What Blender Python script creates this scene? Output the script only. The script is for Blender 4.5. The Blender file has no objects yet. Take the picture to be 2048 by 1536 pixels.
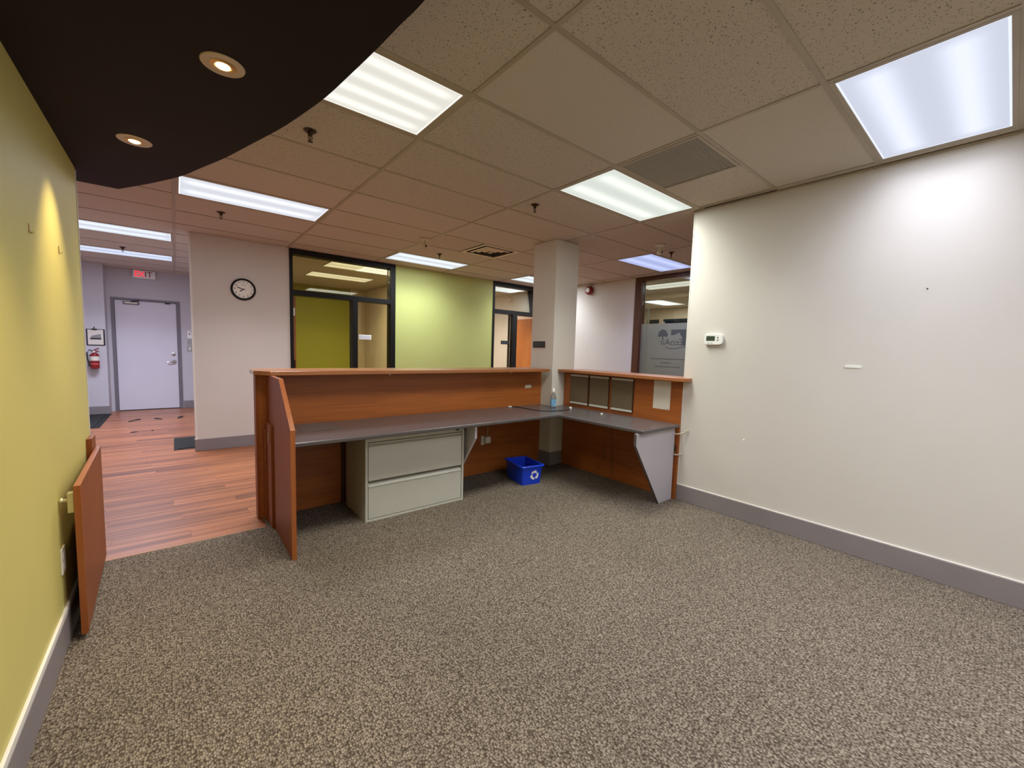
import bpy, bmesh, math, random
from mathutils import Matrix, Vector
random.seed(7)
sc = bpy.context.scene
COL = sc.collection

# ------------------------------------------------------------------ camera
Rwc = ((0.77401038, -0.63246044, 0.03002878), (-0.02939198, -0.083264, -0.99609398), (0.63249035, 0.77010447, -0.08303646))
cam_d = bpy.data.cameras.new('camera')
cam = bpy.data.objects.new('camera', cam_d)
COL.objects.link(cam)
right, down, fwd = (Vector(r).normalized() for r in Rwc)
cam.matrix_world = Matrix.Translation((0, 0, 1.40)) @ Matrix((right, -down, -fwd)).transposed().to_4x4()
cam_d.sensor_fit = 'HORIZONTAL'
cam_d.sensor_width = 36.0
cam_d.lens = 819.967 / 2048 * 36.0
cam_d.clip_start = 0.02
sc.camera = cam

# ------------------------------------------------------------------ world, exposure
w = bpy.data.worlds.new('world')
sc.world = w
w.use_nodes = True
w.node_tree.nodes['Background'].inputs[0].default_value = (0.5, 0.5, 0.5, 1)
w.node_tree.nodes['Background'].inputs[1].default_value = 0.0
sc.view_settings.view_transform = 'Standard'
sc.view_settings.look = 'None'
sc.view_settings.exposure = 0.0
sc.view_settings.gamma = 1.0
sc.view_settings.use_curve_mapping = False
LAMP = 34.0      # watts of one troffer
SPREAD = 128.0   # degrees: prismatic lens cut-off
POT = 15.0        # watts of one halogen downlight

# ------------------------------------------------------------------ material helpers
def lin(c):
    return tuple(((v / 255) / 12.92 if v / 255 <= 0.04045 else ((v / 255 + 0.055) / 1.055) ** 2.4) for v in c) + (1.0,)

def new_mat(name):
    m = bpy.data.materials.new(name)
    m.use_nodes = True
    nt = m.node_tree
    return m, nt, nt.nodes['Principled BSDF']

def N(nt, t, **kw):
    n = nt.nodes.new(t)
    for k, v in kw.items():
        setattr(n, k, v)
    return n

def math_node(nt, op, a, b=None, c=None):
    n = N(nt, 'ShaderNodeMath', operation=op)
    for i, v in enumerate((a, b, c)):
        if v is None:
            continue
        if isinstance(v, (int, float)):
            n.inputs[i].default_value = v
        else:
            nt.links.new(v, n.inputs[i])
    return n.outputs[0]

def ramp(nt, fac, stops):
    r = N(nt, 'ShaderNodeValToRGB')
    el = r.color_ramp.elements
    while len(el) < len(stops):
        el.new(0.5)
    for e, (p, c) in zip(el, stops):
        e.position = p
        e.color = c
    nt.links.new(fac, r.inputs[0])
    return r.outputs[0]

def coords(nt, scale=(1, 1, 1), src='Object', rand=0.0):
    tc = N(nt, 'ShaderNodeTexCoord')
    mp = N(nt, 'ShaderNodeMapping')
    mp.inputs['Scale'].default_value = scale
    nt.links.new(tc.outputs[src], mp.inputs[0])
    if rand:
        oi = N(nt, 'ShaderNodeObjectInfo')
        cb = N(nt, 'ShaderNodeCombineXYZ')
        nt.links.new(math_node(nt, 'MULTIPLY', oi.outputs['Random'], rand), cb.inputs[0])
        nt.links.new(math_node(nt, 'MULTIPLY', oi.outputs['Random'], rand * 3.7), cb.inputs[1])
        nt.links.new(cb.outputs[0], mp.inputs['Location'])
    return mp.outputs[0]

def bump(nt, bsdf, height, strength=0.3, dist=0.002):
    b = N(nt, 'ShaderNodeBump')
    b.inputs['Strength'].default_value = strength
    b.inputs['Distance'].default_value = dist
    nt.links.new(height, b.inputs['Height'])
    nt.links.new(b.outputs[0], bsdf.inputs['Normal'])

def noise(nt, vec, scale=5, detail=3, rough=0.5, dist=0.0):
    n = N(nt, 'ShaderNodeTexNoise')
    n.inputs['Scale'].default_value = scale
    n.inputs['Detail'].default_value = detail
    n.inputs['Roughness'].default_value = rough
    n.inputs['Distortion'].default_value = dist
    nt.links.new(vec, n.inputs['Vector'])
    return n.outputs['Fac']

def dark(c, k):
    return tuple(v * k for v in c[:3]) + (1.0,)

MATS = {}
def plain(name, rgb, rough=0.5, metal=0.0, spec=0.5, var=0.06, vscale=3.0, bmp=0.0, bscale=200.0, coat=0.0):
    if name in MATS:
        return MATS[name]
    m, nt, b = new_mat(name)
    c = lin(rgb)
    v = coords(nt)
    col = ramp(nt, noise(nt, v, vscale, 4), [(0.3, dark(c, 1 - var)), (0.7, dark(c, 1 + var))])
    nt.links.new(col, b.inputs['Base Color'])
    b.inputs['Roughness'].default_value = rough
    b.inputs['Metallic'].default_value = metal
    b.inputs['Specular IOR Level'].default_value = spec
    b.inputs['Coat Weight'].default_value = coat
    if bmp:
        bump(nt, b, noise(nt, v, bscale, 2), bmp, 0.001)
    MATS[name] = m
    return m

def paint(name, rgb):
    """rolled wall paint: faint large blotches, orange-peel relief"""
    m, nt, b = new_mat(name)
    c = lin(rgb)
    v = coords(nt)
    col = ramp(nt, noise(nt, v, 1.3, 5, 0.6), [(0.25, dark(c, 0.965)), (0.75, dark(c, 1.03))])
    nt.links.new(col, b.inputs['Base Color'])
    b.inputs['Roughness'].default_value = 0.55
    b.inputs['Specular IOR Level'].default_value = 0.35
    bump(nt, b, noise(nt, v, 260, 2), 0.12, 0.0006)
    MATS[name] = m
    return m

def wood(name, c1, c2, axis='x', rough=0.45, fine=55.0, rand=0.0, spec=0.5):
    m, nt, b = new_mat(name)
    s = {'x': (1.6, fine, fine), 'y': (fine, 1.6, fine), 'z': (fine, fine, 1.6)}[axis]
    s2 = {'x': (0.7, 7, 7), 'y': (7, 0.7, 7), 'z': (7, 7, 0.7)}[axis]
    f1 = noise(nt, coords(nt, s, rand=rand), 1.0, 6, 0.65, 0.3)
    f2 = noise(nt, coords(nt, s2, rand=rand), 1.0, 3, 0.5, 0.6)
    f = math_node(nt, 'ADD', math_node(nt, 'MULTIPLY', f1, 0.6), math_node(nt, 'MULTIPLY', f2, 0.4))
    col = ramp(nt, f, [(0.33, lin(c1)), (0.66, lin(c2))])
    nt.links.new(col, b.inputs['Base Color'])
    b.inputs['Roughness'].default_value = rough
    b.inputs['Specular IOR Level'].default_value = spec
    bump(nt, b, f1, 0.08, 0.0008)
    MATS[name] = m
    return m

def emit(name, rgb, strength):
    m = bpy.data.materials.new(name)
    m.use_nodes = True
    nt = m.node_tree
    nt.nodes.remove(nt.nodes['Principled BSDF'])
    e = N(nt, 'ShaderNodeEmission')
    e.inputs[0].default_value = lin(rgb)
    e.inputs[1].default_value = strength
    nt.links.new(e.outputs[0], nt.nodes['Material Output'].inputs[0])
    return m

def lens_mat(name, rgb, lo=0.80, hi=1.12, tubes=2, axis=1):
    """prismatic acrylic lens lit by fluorescent tubes running along it"""
    m = bpy.data.materials.new(name)
    m.use_nodes = True
    nt = m.node_tree
    nt.nodes.remove(nt.nodes['Principled BSDF'])
    tc = N(nt, 'ShaderNodeTexCoord')
    sp = N(nt, 'ShaderNodeSeparateXYZ')
    nt.links.new(tc.outputs['Generated'], sp.inputs[0])
    across = sp.outputs[axis]
    along = sp.outputs[1 - axis]
    wv = math_node(nt, 'SINE', math_node(nt, 'MULTIPLY_ADD', across, 2 * math.pi * tubes, -math.pi / 2))
    wv = math_node(nt, 'POWER', math_node(nt, 'MULTIPLY_ADD', wv, 0.5, 0.5), 1.6)
    endf = math_node(nt, 'MULTIPLY', math_node(nt, 'MULTIPLY', along, math_node(nt, 'SUBTRACT', 1.0, along)), 14.0)
    endf = math_node(nt, 'MINIMUM', endf, 1.0)
    pr = noise(nt, coords(nt, (1, 1, 1)), 420, 1)
    wv = math_node(nt, 'MULTIPLY', wv, endf)
    st = math_node(nt, 'MULTIPLY_ADD', wv, hi - lo, lo)
    st = math_node(nt, 'ADD', st, math_node(nt, 'MULTIPLY_ADD', pr, 0.12, -0.06))
    rim = math_node(nt, 'MULTIPLY', math_node(nt, 'MULTIPLY', across, math_node(nt, 'SUBTRACT', 1.0, across)), 60.0)
    rim2 = math_node(nt, 'MULTIPLY', math_node(nt, 'MULTIPLY', along, math_node(nt, 'SUBTRACT', 1.0, along)), 120.0)
    rim = math_node(nt, 'LESS_THAN', math_node(nt, 'MINIMUM', rim, rim2), 1.0)      # lit cut edge of the acrylic
    st = math_node(nt, 'MULTIPLY_ADD', rim, 0.3, st)
    e = N(nt, 'ShaderNodeEmission')
    e.inputs[0].default_value = lin(rgb)
    nt.links.new(st, e.inputs[1])
    nt.links.new(e.outputs[0], nt.nodes['Material Output'].inputs[0])
    return m

def glass(name, tint=(235, 240, 236), rough=0.0, frost=0.0, frgb=(200, 205, 200)):
    m = bpy.data.materials.new(name)
    m.use_nodes = True
    nt = m.node_tree
    nt.nodes.remove(nt.nodes['Principled BSDF'])
    tr = N(nt, 'ShaderNodeBsdfTransparent')
    tr.inputs[0].default_value = lin(tint)
    gl = N(nt, 'ShaderNodeBsdfGlossy')
    gl.inputs['Roughness'].default_value = rough
    fr = N(nt, 'ShaderNodeFresnel')
    fr.inputs[0].default_value = 1.5
    mx = N(nt, 'ShaderNodeMixShader')
    nt.links.new(fr.outputs[0], mx.inputs[0])
    base = tr.outputs[0]
    if frost:
        df = N(nt, 'ShaderNodeBsdfDiffuse')
        df.inputs[0].default_value = lin(frgb)
        tl = N(nt, 'ShaderNodeBsdfTranslucent')
        tl.inputs[0].default_value = lin(frgb)
        m1 = N(nt, 'ShaderNodeMixShader')
        m1.inputs[0].default_value = 0.5
        nt.links.new(df.outputs[0], m1.inputs[1])
        nt.links.new(tl.outputs[0], m1.inputs[2])
        m2 = N(nt, 'ShaderNodeMixShader')
        m2.inputs[0].default_value = frost
        nt.links.new(tr.outputs[0], m2.inputs[1])
        nt.links.new(m1.outputs[0], m2.inputs[2])
        base = m2.outputs[0]
    nt.links.new(base, mx.inputs[1])
    nt.links.new(gl.outputs[0], mx.inputs[2])
    nt.links.new(mx.outputs[0], nt.nodes['Material Output'].inputs[0])
    return m

# ---- surface materials
def carpet_mat():
    m, nt, b = new_mat('carpet')
    v = coords(nt, (1.0, 0.72, 1.0))
    vo = N(nt, 'ShaderNodeTexVoronoi')
    vo.inputs['Scale'].default_value = 138
    vo.inputs['Randomness'].default_value = 0.8
    nt.links.new(v, vo.inputs['Vector'])
    sepc = N(nt, 'ShaderNodeSeparateColor')
    nt.links.new(vo.outputs['Color'], sepc.inputs[0])
    c = ramp(nt, sepc.outputs[0], [(0.0, lin((114, 103, 92))), (0.5, lin((132, 121, 108))), (1.0, lin((154, 142, 127)))])
    crev = ramp(nt, vo.outputs['Distance'], [(0.2, (1.12, 1.12, 1.12, 1)), (0.72, (0.26, 0.235, 0.21, 1))])
    mx = N(nt, 'ShaderNodeMix', data_type='RGBA', blend_type='MULTIPLY')
    mx.inputs['Factor'].default_value = 1.0
    nt.links.new(c, mx.inputs['A'])
    nt.links.new(crev, mx.inputs['B'])
    big = ramp(nt, noise(nt, coords(nt), 1.1, 4, 0.6), [(0.3, (0.93, 0.93, 0.92, 1)), (0.7, (1.05, 1.05, 1.05, 1))])
    m2 = N(nt, 'ShaderNodeMix', data_type='RGBA', blend_type='MULTIPLY')
    m2.inputs['Factor'].default_value = 1.0
    nt.links.new(mx.outputs['Result'], m2.inputs['A'])
    nt.links.new(big, m2.inputs['B'])
    nt.links.new(m2.outputs['Result'], b.inputs['Base Color'])
    b.inputs['Roughness'].default_value = 0.95
    b.inputs['Specular IOR Level'].default_value = 0.1
    inv = math_node(nt, 'SUBTRACT', 1.0, vo.outputs['Distance'])
    bump(nt, b, inv, 0.6, 0.006)
    return m

def tile_mat(name, rgb, fissure):
    m, nt, b = new_mat(name)
    c = lin(rgb)
    v = coords(nt, (1, 1, 1), rand=5.0)
    vo = N(nt, 'ShaderNodeTexVoronoi')
    vo.inputs['Scale'].default_value = 95
    vo.inputs['Randomness'].default_value = 1.0
    wob = N(nt, 'ShaderNodeTexNoise')
    wob.inputs['Scale'].default_value = 60
    nt.links.new(v, wob.inputs['Vector'])
    ad = N(nt, 'ShaderNodeVectorMath', operation='MULTIPLY_ADD')
    nt.links.new(wob.outputs['Color'], ad.inputs[0])
    ad.inputs[1].default_value = (0.03, 0.03, 0.03)
    nt.links.new(v, ad.inputs[2])
    nt.links.new(ad.outputs[0], vo.inputs['Vector'])
    pit = ramp(nt, vo.outputs['Distance'], [(0.16, (0, 0, 0, 1)), (0.34, (1, 1, 1, 1))])
    sepc = N(nt, 'ShaderNodeSeparateColor')
    nt.links.new(vo.outputs['Color'], sepc.inputs[0])
    keep = math_node(nt, 'GREATER_THAN', sepc.outputs[1], 0.60)
    pit = math_node(nt, 'MAXIMUM', pit, keep)
    g = noise(nt, v, 330, 2)
    base = ramp(nt, g, [(0.3, dark(c, 0.93)), (0.7, dark(c, 1.05))])
    mx = N(nt, 'ShaderNodeMix', data_type='RGBA')
    nt.links.new(math_node(nt, 'MULTIPLY_ADD', pit, fissure, 1 - fissure), mx.inputs['Factor'])
    mx.inputs['A'].default_value = dark(c, 0.30)
    nt.links.new(base, mx.inputs['B'])
    nt.links.new(mx.outputs['Result'], b.inputs['Base Color'])
    b.inputs['Roughness'].default_value = 0.95
    b.inputs['Specular IOR Level'].default_value = 0.1
    hgt = math_node(nt, 'ADD', math_node(nt, 'MULTIPLY', pit, fissure), math_node(nt, 'MULTIPLY', g, 0.15))
    bump(nt, b, hgt, 0.4, 0.002)
    return m

def plank_mat():
    m, nt, b = new_mat('laminate')
    f1 = noise(nt, coords(nt, (1.0, 60, 10), rand=11.0), 1.0, 6, 0.7, 0.4)
    f2 = noise(nt, coords(nt, (0.55, 13, 10), rand=11.0), 1.0, 3, 0.5, 0.4)
    f = math_node(nt, 'ADD', math_node(nt, 'MULTIPLY', f1, 0.5), math_node(nt, 'MULTIPLY', f2, 0.5))
    col = ramp(nt, f, [(0.36, lin((80, 42, 26))), (0.46, lin((130, 77, 47))), (0.57, lin((164, 102, 64))), (0.68, lin((190, 128, 86)))])
    oi = N(nt, 'ShaderNodeObjectInfo')
    hv = N(nt, 'ShaderNodeHueSaturation')
    nt.links.new(math_node(nt, 'MULTIPLY_ADD', oi.outputs['Random'], 0.12, 0.92), hv.inputs['Value'])
    nt.links.new(col, hv.inputs['Color'])
    nt.links.new(hv.outputs[0], b.inputs['Base Color'])
    b.inputs['Roughness'].default_value = 0.34
    bump(nt, b, f1, 0.06, 0.0006)
    return m

M = {}
M['carpet'] = carpet_mat()
M['laminate'] = plank_mat()
M['tile'] = tile_mat('tile_fissured', (198, 187, 173), 1.0)
M['tile_fine'] = tile_mat('tile_fine', (200, 190, 177), 0.22)
M['tee'] = plain('tee_enamel', (170, 157, 138), 0.5, var=0.1, vscale=2)
M['plenum'] = plain('plenum', (150, 140, 125), 0.9)
M['greige'] = paint('paint_greige', (212, 206, 199))
M['green'] = paint('paint_green', (209, 198, 119))
M['green_cool_light'] = paint('paint_green_cool_light', (186, 192, 118))  # same paint as the left wall, cooler light mixed into the colour
M['olive'] = paint('paint_olive', (150, 144, 42))
M['beige'] = paint('paint_beige', (212, 198, 178))
M['peach'] = paint('paint_peach', (226, 205, 186))
M['hall'] = paint('paint_hall', (196, 192, 196))
M['bulk'] = plain('bulkhead_paint', (38, 29, 30), 0.7, spec=0.15)
M['base'] = plain('vinyl_base', (134, 126, 128), 0.5)
M['white'] = plain('white_paint', (226, 222, 214), 0.5)
M['cream'] = plain('cream_plastic', (224, 218, 202), 0.4)
M['wplastic'] = plain('white_plastic', (238, 238, 234), 0.35)
M['cherry'] = wood('cherry_x', (136, 72, 26), (172, 97, 38), 'x')
M['cherry_y'] = wood('cherry_y', (136, 72, 26), (172, 97, 38), 'y')
M['cherry_z'] = wood('cherry_z', (120, 61, 26), (150, 80, 35), 'z', spec=0.35)
M['ledge_x'] = wood('ledge_x', (138, 84, 48), (174, 112, 68), 'x', rough=0.3)
M['ledge_y'] = wood('ledge_y', (138, 84, 48), (174, 112, 68), 'y', rough=0.3)
M['edge'] = wood('edge_band', (142, 76, 34), (170, 98, 48), 'z', rough=0.3)
M['doorwood'] = wood('door_oak', (136, 80, 32), (168, 108, 48), 'z', fine=30)
M['framewood'] = wood('frame_mahogany', (66, 34, 20), (94, 52, 30), 'z')
M['desk'] = plain('desk_laminate', (86, 79, 79), 0.27, var=0.04, vscale=120)
M['support'] = plain('support_laminate', (178, 172, 178), 0.45, var=0.03)
M['putty'] = plain('putty_enamel', (188, 186, 176), 0.42, var=0.02)
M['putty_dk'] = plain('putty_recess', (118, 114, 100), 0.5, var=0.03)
M['black'] = plain('black_metal', (12, 11, 11), 0.5, spec=0.3)
M['blackpl'] = plain('black_plastic', (30, 30, 32), 0.45)
M['recess'] = plain('dark_recess', (14, 13, 12), 0.9, spec=0.1)
M['hmframe'] = plain('hollow_metal_frame', (118, 112, 118), 0.5)
M['doorpaint'] = plain('door_paint', (218, 214, 222), 0.5, var=0.02)
M['chrome'] = plain('satin_chrome', (190, 188, 184), 0.28, metal=1.0)
M['brass'] = plain('brass', (205, 175, 105), 0.3, metal=1.0)
M['latch'] = plain('pale_brass', (214, 204, 160), 0.3, metal=0.6)
M['bronze'] = plain('dark_bronze', (70, 50, 34), 0.35, metal=0.8)
M['alu'] = plain('aluminium', (206, 203, 196), 0.35, metal=0.15)
M['blue'] = plain('blue_plastic', (22, 62, 205), 0.32, var=0.04)
M['red'] = plain('red_enamel', (132, 20, 22), 0.35)
M['redlbl'] = plain('red_label', (196, 88, 84), 0.5)
M['mat'] = plain('rubber_mat', (50, 49, 48), 0.95, spec=0.05, var=0.2, vscale=30, bmp=0.5, bscale=400)
M['matedge'] = plain('rubber_mat_edge', (40, 38, 38), 0.9, spec=0.2)
M['paper'] = plain('paper', (214, 206, 194), 0.7, var=0.02)
M['fabric'] = plain('tack_fabric', (104, 88, 66), 0.9, var=0.08, vscale=60, bmp=0.3, bscale=700)
M['dkwood'] = wood('board_frame', (52, 26, 14), (78, 40, 20), 'z')
M['grey_pad'] = plain('desk_pad', (92, 85, 82), 0.45)
M['cable'] = plain('cable_dark', (40, 34, 44), 0.5)
M['cable_w'] = plain('cable_light', (196, 186, 168), 0.5)
M['debris'] = plain('dark_debris', (44, 32, 26), 0.8)
M['ink'] = plain('ink', (40, 38, 38), 0.6)
M['inkgrey'] = plain('ink_grey', (138, 136, 136), 0.6)
M['face'] = plain('clock_face', (244, 240, 230), 0.5, var=0.02)
M['lcd'] = plain('lcd', (62, 74, 58), 0.25)
M['strip'] = plain('transition_strip', (170, 120, 82), 0.5)
M['glass'] = glass('clear_glass')
M['tintglass'] = glass('transom_glass', (243, 238, 218))
M['frost'] = glass('frosted_film', (190, 196, 194), 0.15, frost=0.72, frgb=(192, 192, 168))
M['film_mark'] = glass('film_print', (120, 124, 124), 0.3, frost=0.8, frgb=(118, 122, 114))
M['teal'] = plain('teal_rail', (66, 84, 88), 0.4)
M['screen_blk'] = plain('black_bar', (16, 18, 20), 0.4)

# ------------------------------------------------------------------ mesh helpers
class MB:
    def __init__(self):
        self.v, self.f = [], []
    def box(self, x0, x1, y0, y1, z0, z1):
        return self.prism([(x0, y0), (x1, y0), (x1, y1), (x0, y1)], z0, z1)
    def prism(self, poly, z0, z1):
        n = len(poly)
        if sum(poly[i][0] * poly[(i + 1) % n][1] - poly[(i + 1) % n][0] * poly[i][1] for i in range(n)) < 0:
            poly = poly[::-1]
        b = len(self.v)
        self.v += [(x, y, z0) for x, y in poly] + [(x, y, z1) for x, y in poly]
        self.f.append(tuple(b + i for i in reversed(range(n))))
        self.f.append(tuple(b + n + i for i in range(n)))
        for i in range(n):
            j = (i + 1) % n
            self.f.append((b + i, b + j, b + n + j, b + n + i))
        return self
    def extrude(self, poly, axis, a0, a1):
        """polygon in the plane across axis, extruded a0..a1 (axis 'x': poly is (y,z); axis 'y': poly is (x,z))"""
        n = len(poly)
        b = len(self.v)
        for a in (a0, a1):
            for p, q in poly:
                self.v.append((a, p, q) if axis == 'x' else (p, a, q))
        f0 = tuple(b + i for i in range(n))
        f1 = tuple(b + n + i for i in reversed(range(n)))
        self.f += [f0, f1]
        for i in range(n):
            j = (i + 1) % n
            self.f.append((b + i, b + n + i, b + n + j, b + j))
        return self
    def lathe(self, prof, c=(0, 0, 0), axis='z', n=24, ring=False):
        """profile of (radius, height); closed by the first and last ring being capped"""
        b = len(self.v)
        for r, h in prof:
            for i in range(n):
                a = 2 * math.pi * i / n
                p, q = r * math.cos(a), r * math.sin(a)
                d = {'z': (p, q, h), 'y': (p, h, q), 'x': (h, p, q)}[axis]
                self.v.append((c[0] + d[0], c[1] + d[1], c[2] + d[2]))
        L = len(prof)
        for k in range(L if ring else L - 1):
            k2 = (k + 1) % L
            for i in range(n):
                j = (i + 1) % n
                self.f.append((b + k * n + i, b + k * n + j, b + k2 * n + j, b + k2 * n + i))
        if not ring:
            self.f.append(tuple(b + i for i in reversed(range(n))))
            self.f.append(tuple(b + (L - 1) * n + i for i in range(n)))
        return self
    def tube(self, pts, r, n=8):
        b = len(self.v)
        P = [Vector(p) for p in pts]
        for k, p in enumerate(P):
            t = (P[min(k + 1, len(P) - 1)] - P[max(k - 1, 0)]).normalized()
            u = t.cross(Vector((0, 0, 1)) if abs(t.z) < 0.9 else Vector((1, 0, 0))).normalized()
            v = t.cross(u)
            for i in range(n):
                a = 2 * math.pi * i / n
                q = p + u * (r * math.cos(a)) + v * (r * math.sin(a))
                self.v.append(tuple(q))
        for k in range(len(P) - 1):
            for i in range(n):
                j = (i + 1) % n
                self.f.append((b + k * n + i, b + k * n + j, b + (k + 1) * n + j, b + (k + 1) * n + i))
        self.f.append(tuple(b + i for i in reversed(range(n))))
        self.f.append(tuple(b + (len(P) - 1) * n + i for i in range(n)))
        return self
    def mesh(self, name, org=(0, 0, 0)):
        me = bpy.data.meshes.new(name)
        me.from_pydata([(x - org[0], y - org[1], z - org[2]) for x, y, z in self.v], [], self.f)
        bm = bmesh.new()
        bm.from_mesh(me)
        bmesh.ops.recalc_face_normals(bm, faces=bm.faces[:])
        bm.to_mesh(me)
        bm.free()
        return me

def tag(o, label=None, cat=None, group=None, kind=None):
    for k, v in (('label', label), ('category', cat), ('group', group), ('kind', kind)):
        if v:
            o[k] = v
    return o

def root(name, loc, label=None, cat=None, group=None, kind=None):
    o = bpy.data.objects.new(name, None)
    o.empty_display_size = 0.05
    COL.objects.link(o)
    o.location = loc
    o['_org'] = loc
    return tag(o, label, cat, group, kind)

def org_of(o):
    return tuple(o['_org'])

def put(name, mb, mat, parent=None, loc=None, bevel=0.0, smooth=False, seg=2, kind=None, label=None):
    """link a builder as ONE object; coordinates are world metres"""
    org = org_of(parent) if parent is not None else (loc or (0, 0, 0))
    me = mb.mesh(name, org)
    me.materials.append(mat)
    o = bpy.data.objects.new(name, me)
    COL.objects.link(o)
    o['_org'] = org
    if parent is not None:
        o.parent = parent
    else:
        o.location = org
    if bevel:
        bv = o.modifiers.new('bevel', 'BEVEL')
        bv.width = bevel
        bv.segments = seg
        bv.limit_method = 'ANGLE'
        bv.angle_limit = math.radians(40)
    if smooth:
        for p in me.polygons:
            p.use_smooth = len(p.vertices) <= 4
        if bevel == 0:
            e = o.modifiers.new('edges', 'EDGE_SPLIT')
            e.split_angle = math.radians(38)
    return tag(o, label, None, None, kind)

def sub(o):
    """let a part act as parent of sub-parts: same origin as its thing"""
    return o

def text_mesh(txt, size, M4, name, mat, parent, depth=0.001, mirror=False):
    cu = bpy.data.curves.new(name, 'FONT')
    cu.body = txt
    cu.size = size
    cu.extrude = depth
    cu.align_x = 'CENTER'
    cu.align_y = 'CENTER'
    tmp = bpy.data.objects.new('tmp_text', cu)
    COL.objects.link(tmp)
    dg = bpy.context.evaluated_depsgraph_get()
    me = bpy.data.meshes.new_from_object(tmp.evaluated_get(dg))
    bpy.data.objects.remove(tmp)
    if mirror:
        me.transform(Matrix.Scale(-1, 4, (1, 0, 0)))
        me.flip_normals()
    me.transform(Matrix.Translation(-Vector(org_of(parent))) @ M4)
    me.name = name
    me.materials.clear()
    me.materials.append(mat)
    o = bpy.data.objects.new(name, me)
    COL.objects.link(o)
    o.parent = parent
    o['_org'] = org_of(parent)
    return o

def facing_minus_y(x, y, z):      # text upright on a wall that faces -y
    return Matrix.Translation((x, y, z)) @ Matrix.Rotation(math.radians(90), 4, 'X')

def facing_minus_x(x, y, z):      # text upright on a wall that faces -x
    return Matrix.Translation((x, y, z)) @ Matrix.Rotation(math.radians(-90), 4, 'Z') @ Matrix.Rotation(math.radians(90), 4, 'X')

# ------------------------------------------------------------------ structure: floors
CEIL = 2.710
XG = [1.232 + 1.205 * k for k in range(-3, 6)]
YG = [1.29 + 0.605 * k for k in range(-9, 17)]
YB = -3.6          # back wall of the reception room

fc = MB()
fc.prism([(-0.425, YB), (3.72, YB), (3.72, 3.70), (0.50, 3.70), (0.50, 3.50), (-0.425, 3.50)], -0.05, 0.004)
tag(put('floor_carpet', fc, M['carpet']), 'brown-grey looped carpet of the reception room', 'floor', kind='structure')

fw = root('floor_wood', (0, 0, 0), 'red-brown wood laminate floor of hall and lobby', 'floor', kind='structure')
sb = MB()
sb.box(-2.0, 0.50, 3.50, 3.70, -0.06, -0.006).box(-2.0, 6.27, 3.70, 6.46, -0.06, -0.006).box(-2.0, 0.95, 6.46, 10.80, -0.06, -0.006).box(3.72, 6.27, -0.1, 3.70, -0.06, -0.006)
sb.box(-2.0, -0.545, 2.0, 3.5, -0.06, -0.006)
put('underlay', sb, M['laminate'], fw)
pm = {}
PW, PL = 0.128, 1.24
row = 0
y = 3.50
while y < 10.80:
    y1 = min(y + PW, 10.80)
    xmin, xmax = -2.0, (0.50 if y1 <= 3.70 else (3.50 if y < 6.40 else 0.95))
    off = (row * 0.43) % PL
    x = xmin - off
    while x < xmax:
        a, b_ = max(x, xmin), min(x + PL, xmax)
        if b_ - a > 0.03 and not (b_ < -0.9 and y < 4.2):
            key = (round(b_ - a, 3), round(y1 - y, 3))
            if key not in pm:
                L, W_ = key
                pm[key] = MB().box(0, L - 0.0012, 0, W_ - 0.0012, -0.006, 0.0).mesh('plank')
                pm[key].materials.append(M['laminate'])
            o = bpy.data.objects.new('plank', pm[key])
            COL.objects.link(o)
            o.parent = fw
            o.location = (a, y, 0)
        x += PL
    y += PW
    row += 1
put('transition_strip', MB().box(-0.425, 0.50, 3.493, 3.508, 0.0, 0.006), M['strip'], fw, bevel=0.002)

# ------------------------------------------------------------------ structure: walls
def wall(name, mat, *boxes, label=None):
    mb = MB()
    for b in boxes:
        mb.box(*b)
    return tag(put(name, mb, mat), label, 'wall', kind='structure')

T = 2.712
wall('wall_left', M['green'], (-0.545, -0.425, YB, 3.56, 0, T), label='yellow-green painted wall beside the swing gate')
wall('wall_right', M['greige'], (3.72, 3.84, YB, 1.966, 0, T), label='large pale greige wall carrying the thermostat')
wall('wall_back', M['greige'], (-0.545, 3.84, YB - 0.12, YB, 0, T), label='greige wall behind the viewer')
wall('wall_far', M['greige'], (0.165, 1.25, 6.46, 6.60, 0, T), label='greige wall carrying the round clock')
wall('wall_accent', M['green_cool_light'], (2.793, 4.765, 6.46, 6.60, 0, T), label='light green wall between the two black-framed offices')
wall('wall_east', M['greige'], (6.27, 6.39, 4.30, 9.6, 0, T), (6.27, 6.39, -0.1, 2.95, 0, T), label='pale wall with the red alarm bell')
wall('wall_lobby', M['greige'], (3.84, 6.39, -0.2, -0.1, 0, T), label='pale wall closing the lobby')
wall('wall_hall_end', M['hall'], (-2.0, -0.975, 10.48, 11.0, 0, 2.77), (-0.975, -0.92, 10.80, 11.0, 0, 2.77), (0.09, 0.95, 10.80, 11.0, 0, 2.77), (-0.92, 0.09, 10.80, 11.0, 2.165, 2.77), label='grey wall around the exit door')
wall('wall_hall_left', M['hall'], (-2.12, -2.0, 2.0, 11.0, 0, T), label='grey hall wall on the left')
wall('wall_hall_near', M['hall'], (-2.0, -0.545, 1.9, 2.0, 0, T), label='grey wall closing the hall behind the green wall')
wall('wall_hall_right', M['hall'], (0.95, 1.07, 6.60, 11.0, 0, T), label='grey hall wall on the right')
wall('wall_office_back', M['olive'], (1.07, 3.27, 10.15, 10.27, 0, T), label='olive green back wall of the office seen through the black frame')
wall('wall_office_back_beige', M['beige'], (3.27, 3.60, 10.15, 10.27, 0, T), label='beige end of the office back wall')
wall('wall_office_right', M['beige'], (3.60, 3.72, 6.60, 10.27, 0, T), label='beige side wall of the office seen through the sidelight')
wall('wall_office_second', M['peach'], (3.72, 6.39, 9.6, 9.72, 0, T), label='peach back wall of the second office')
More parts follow.
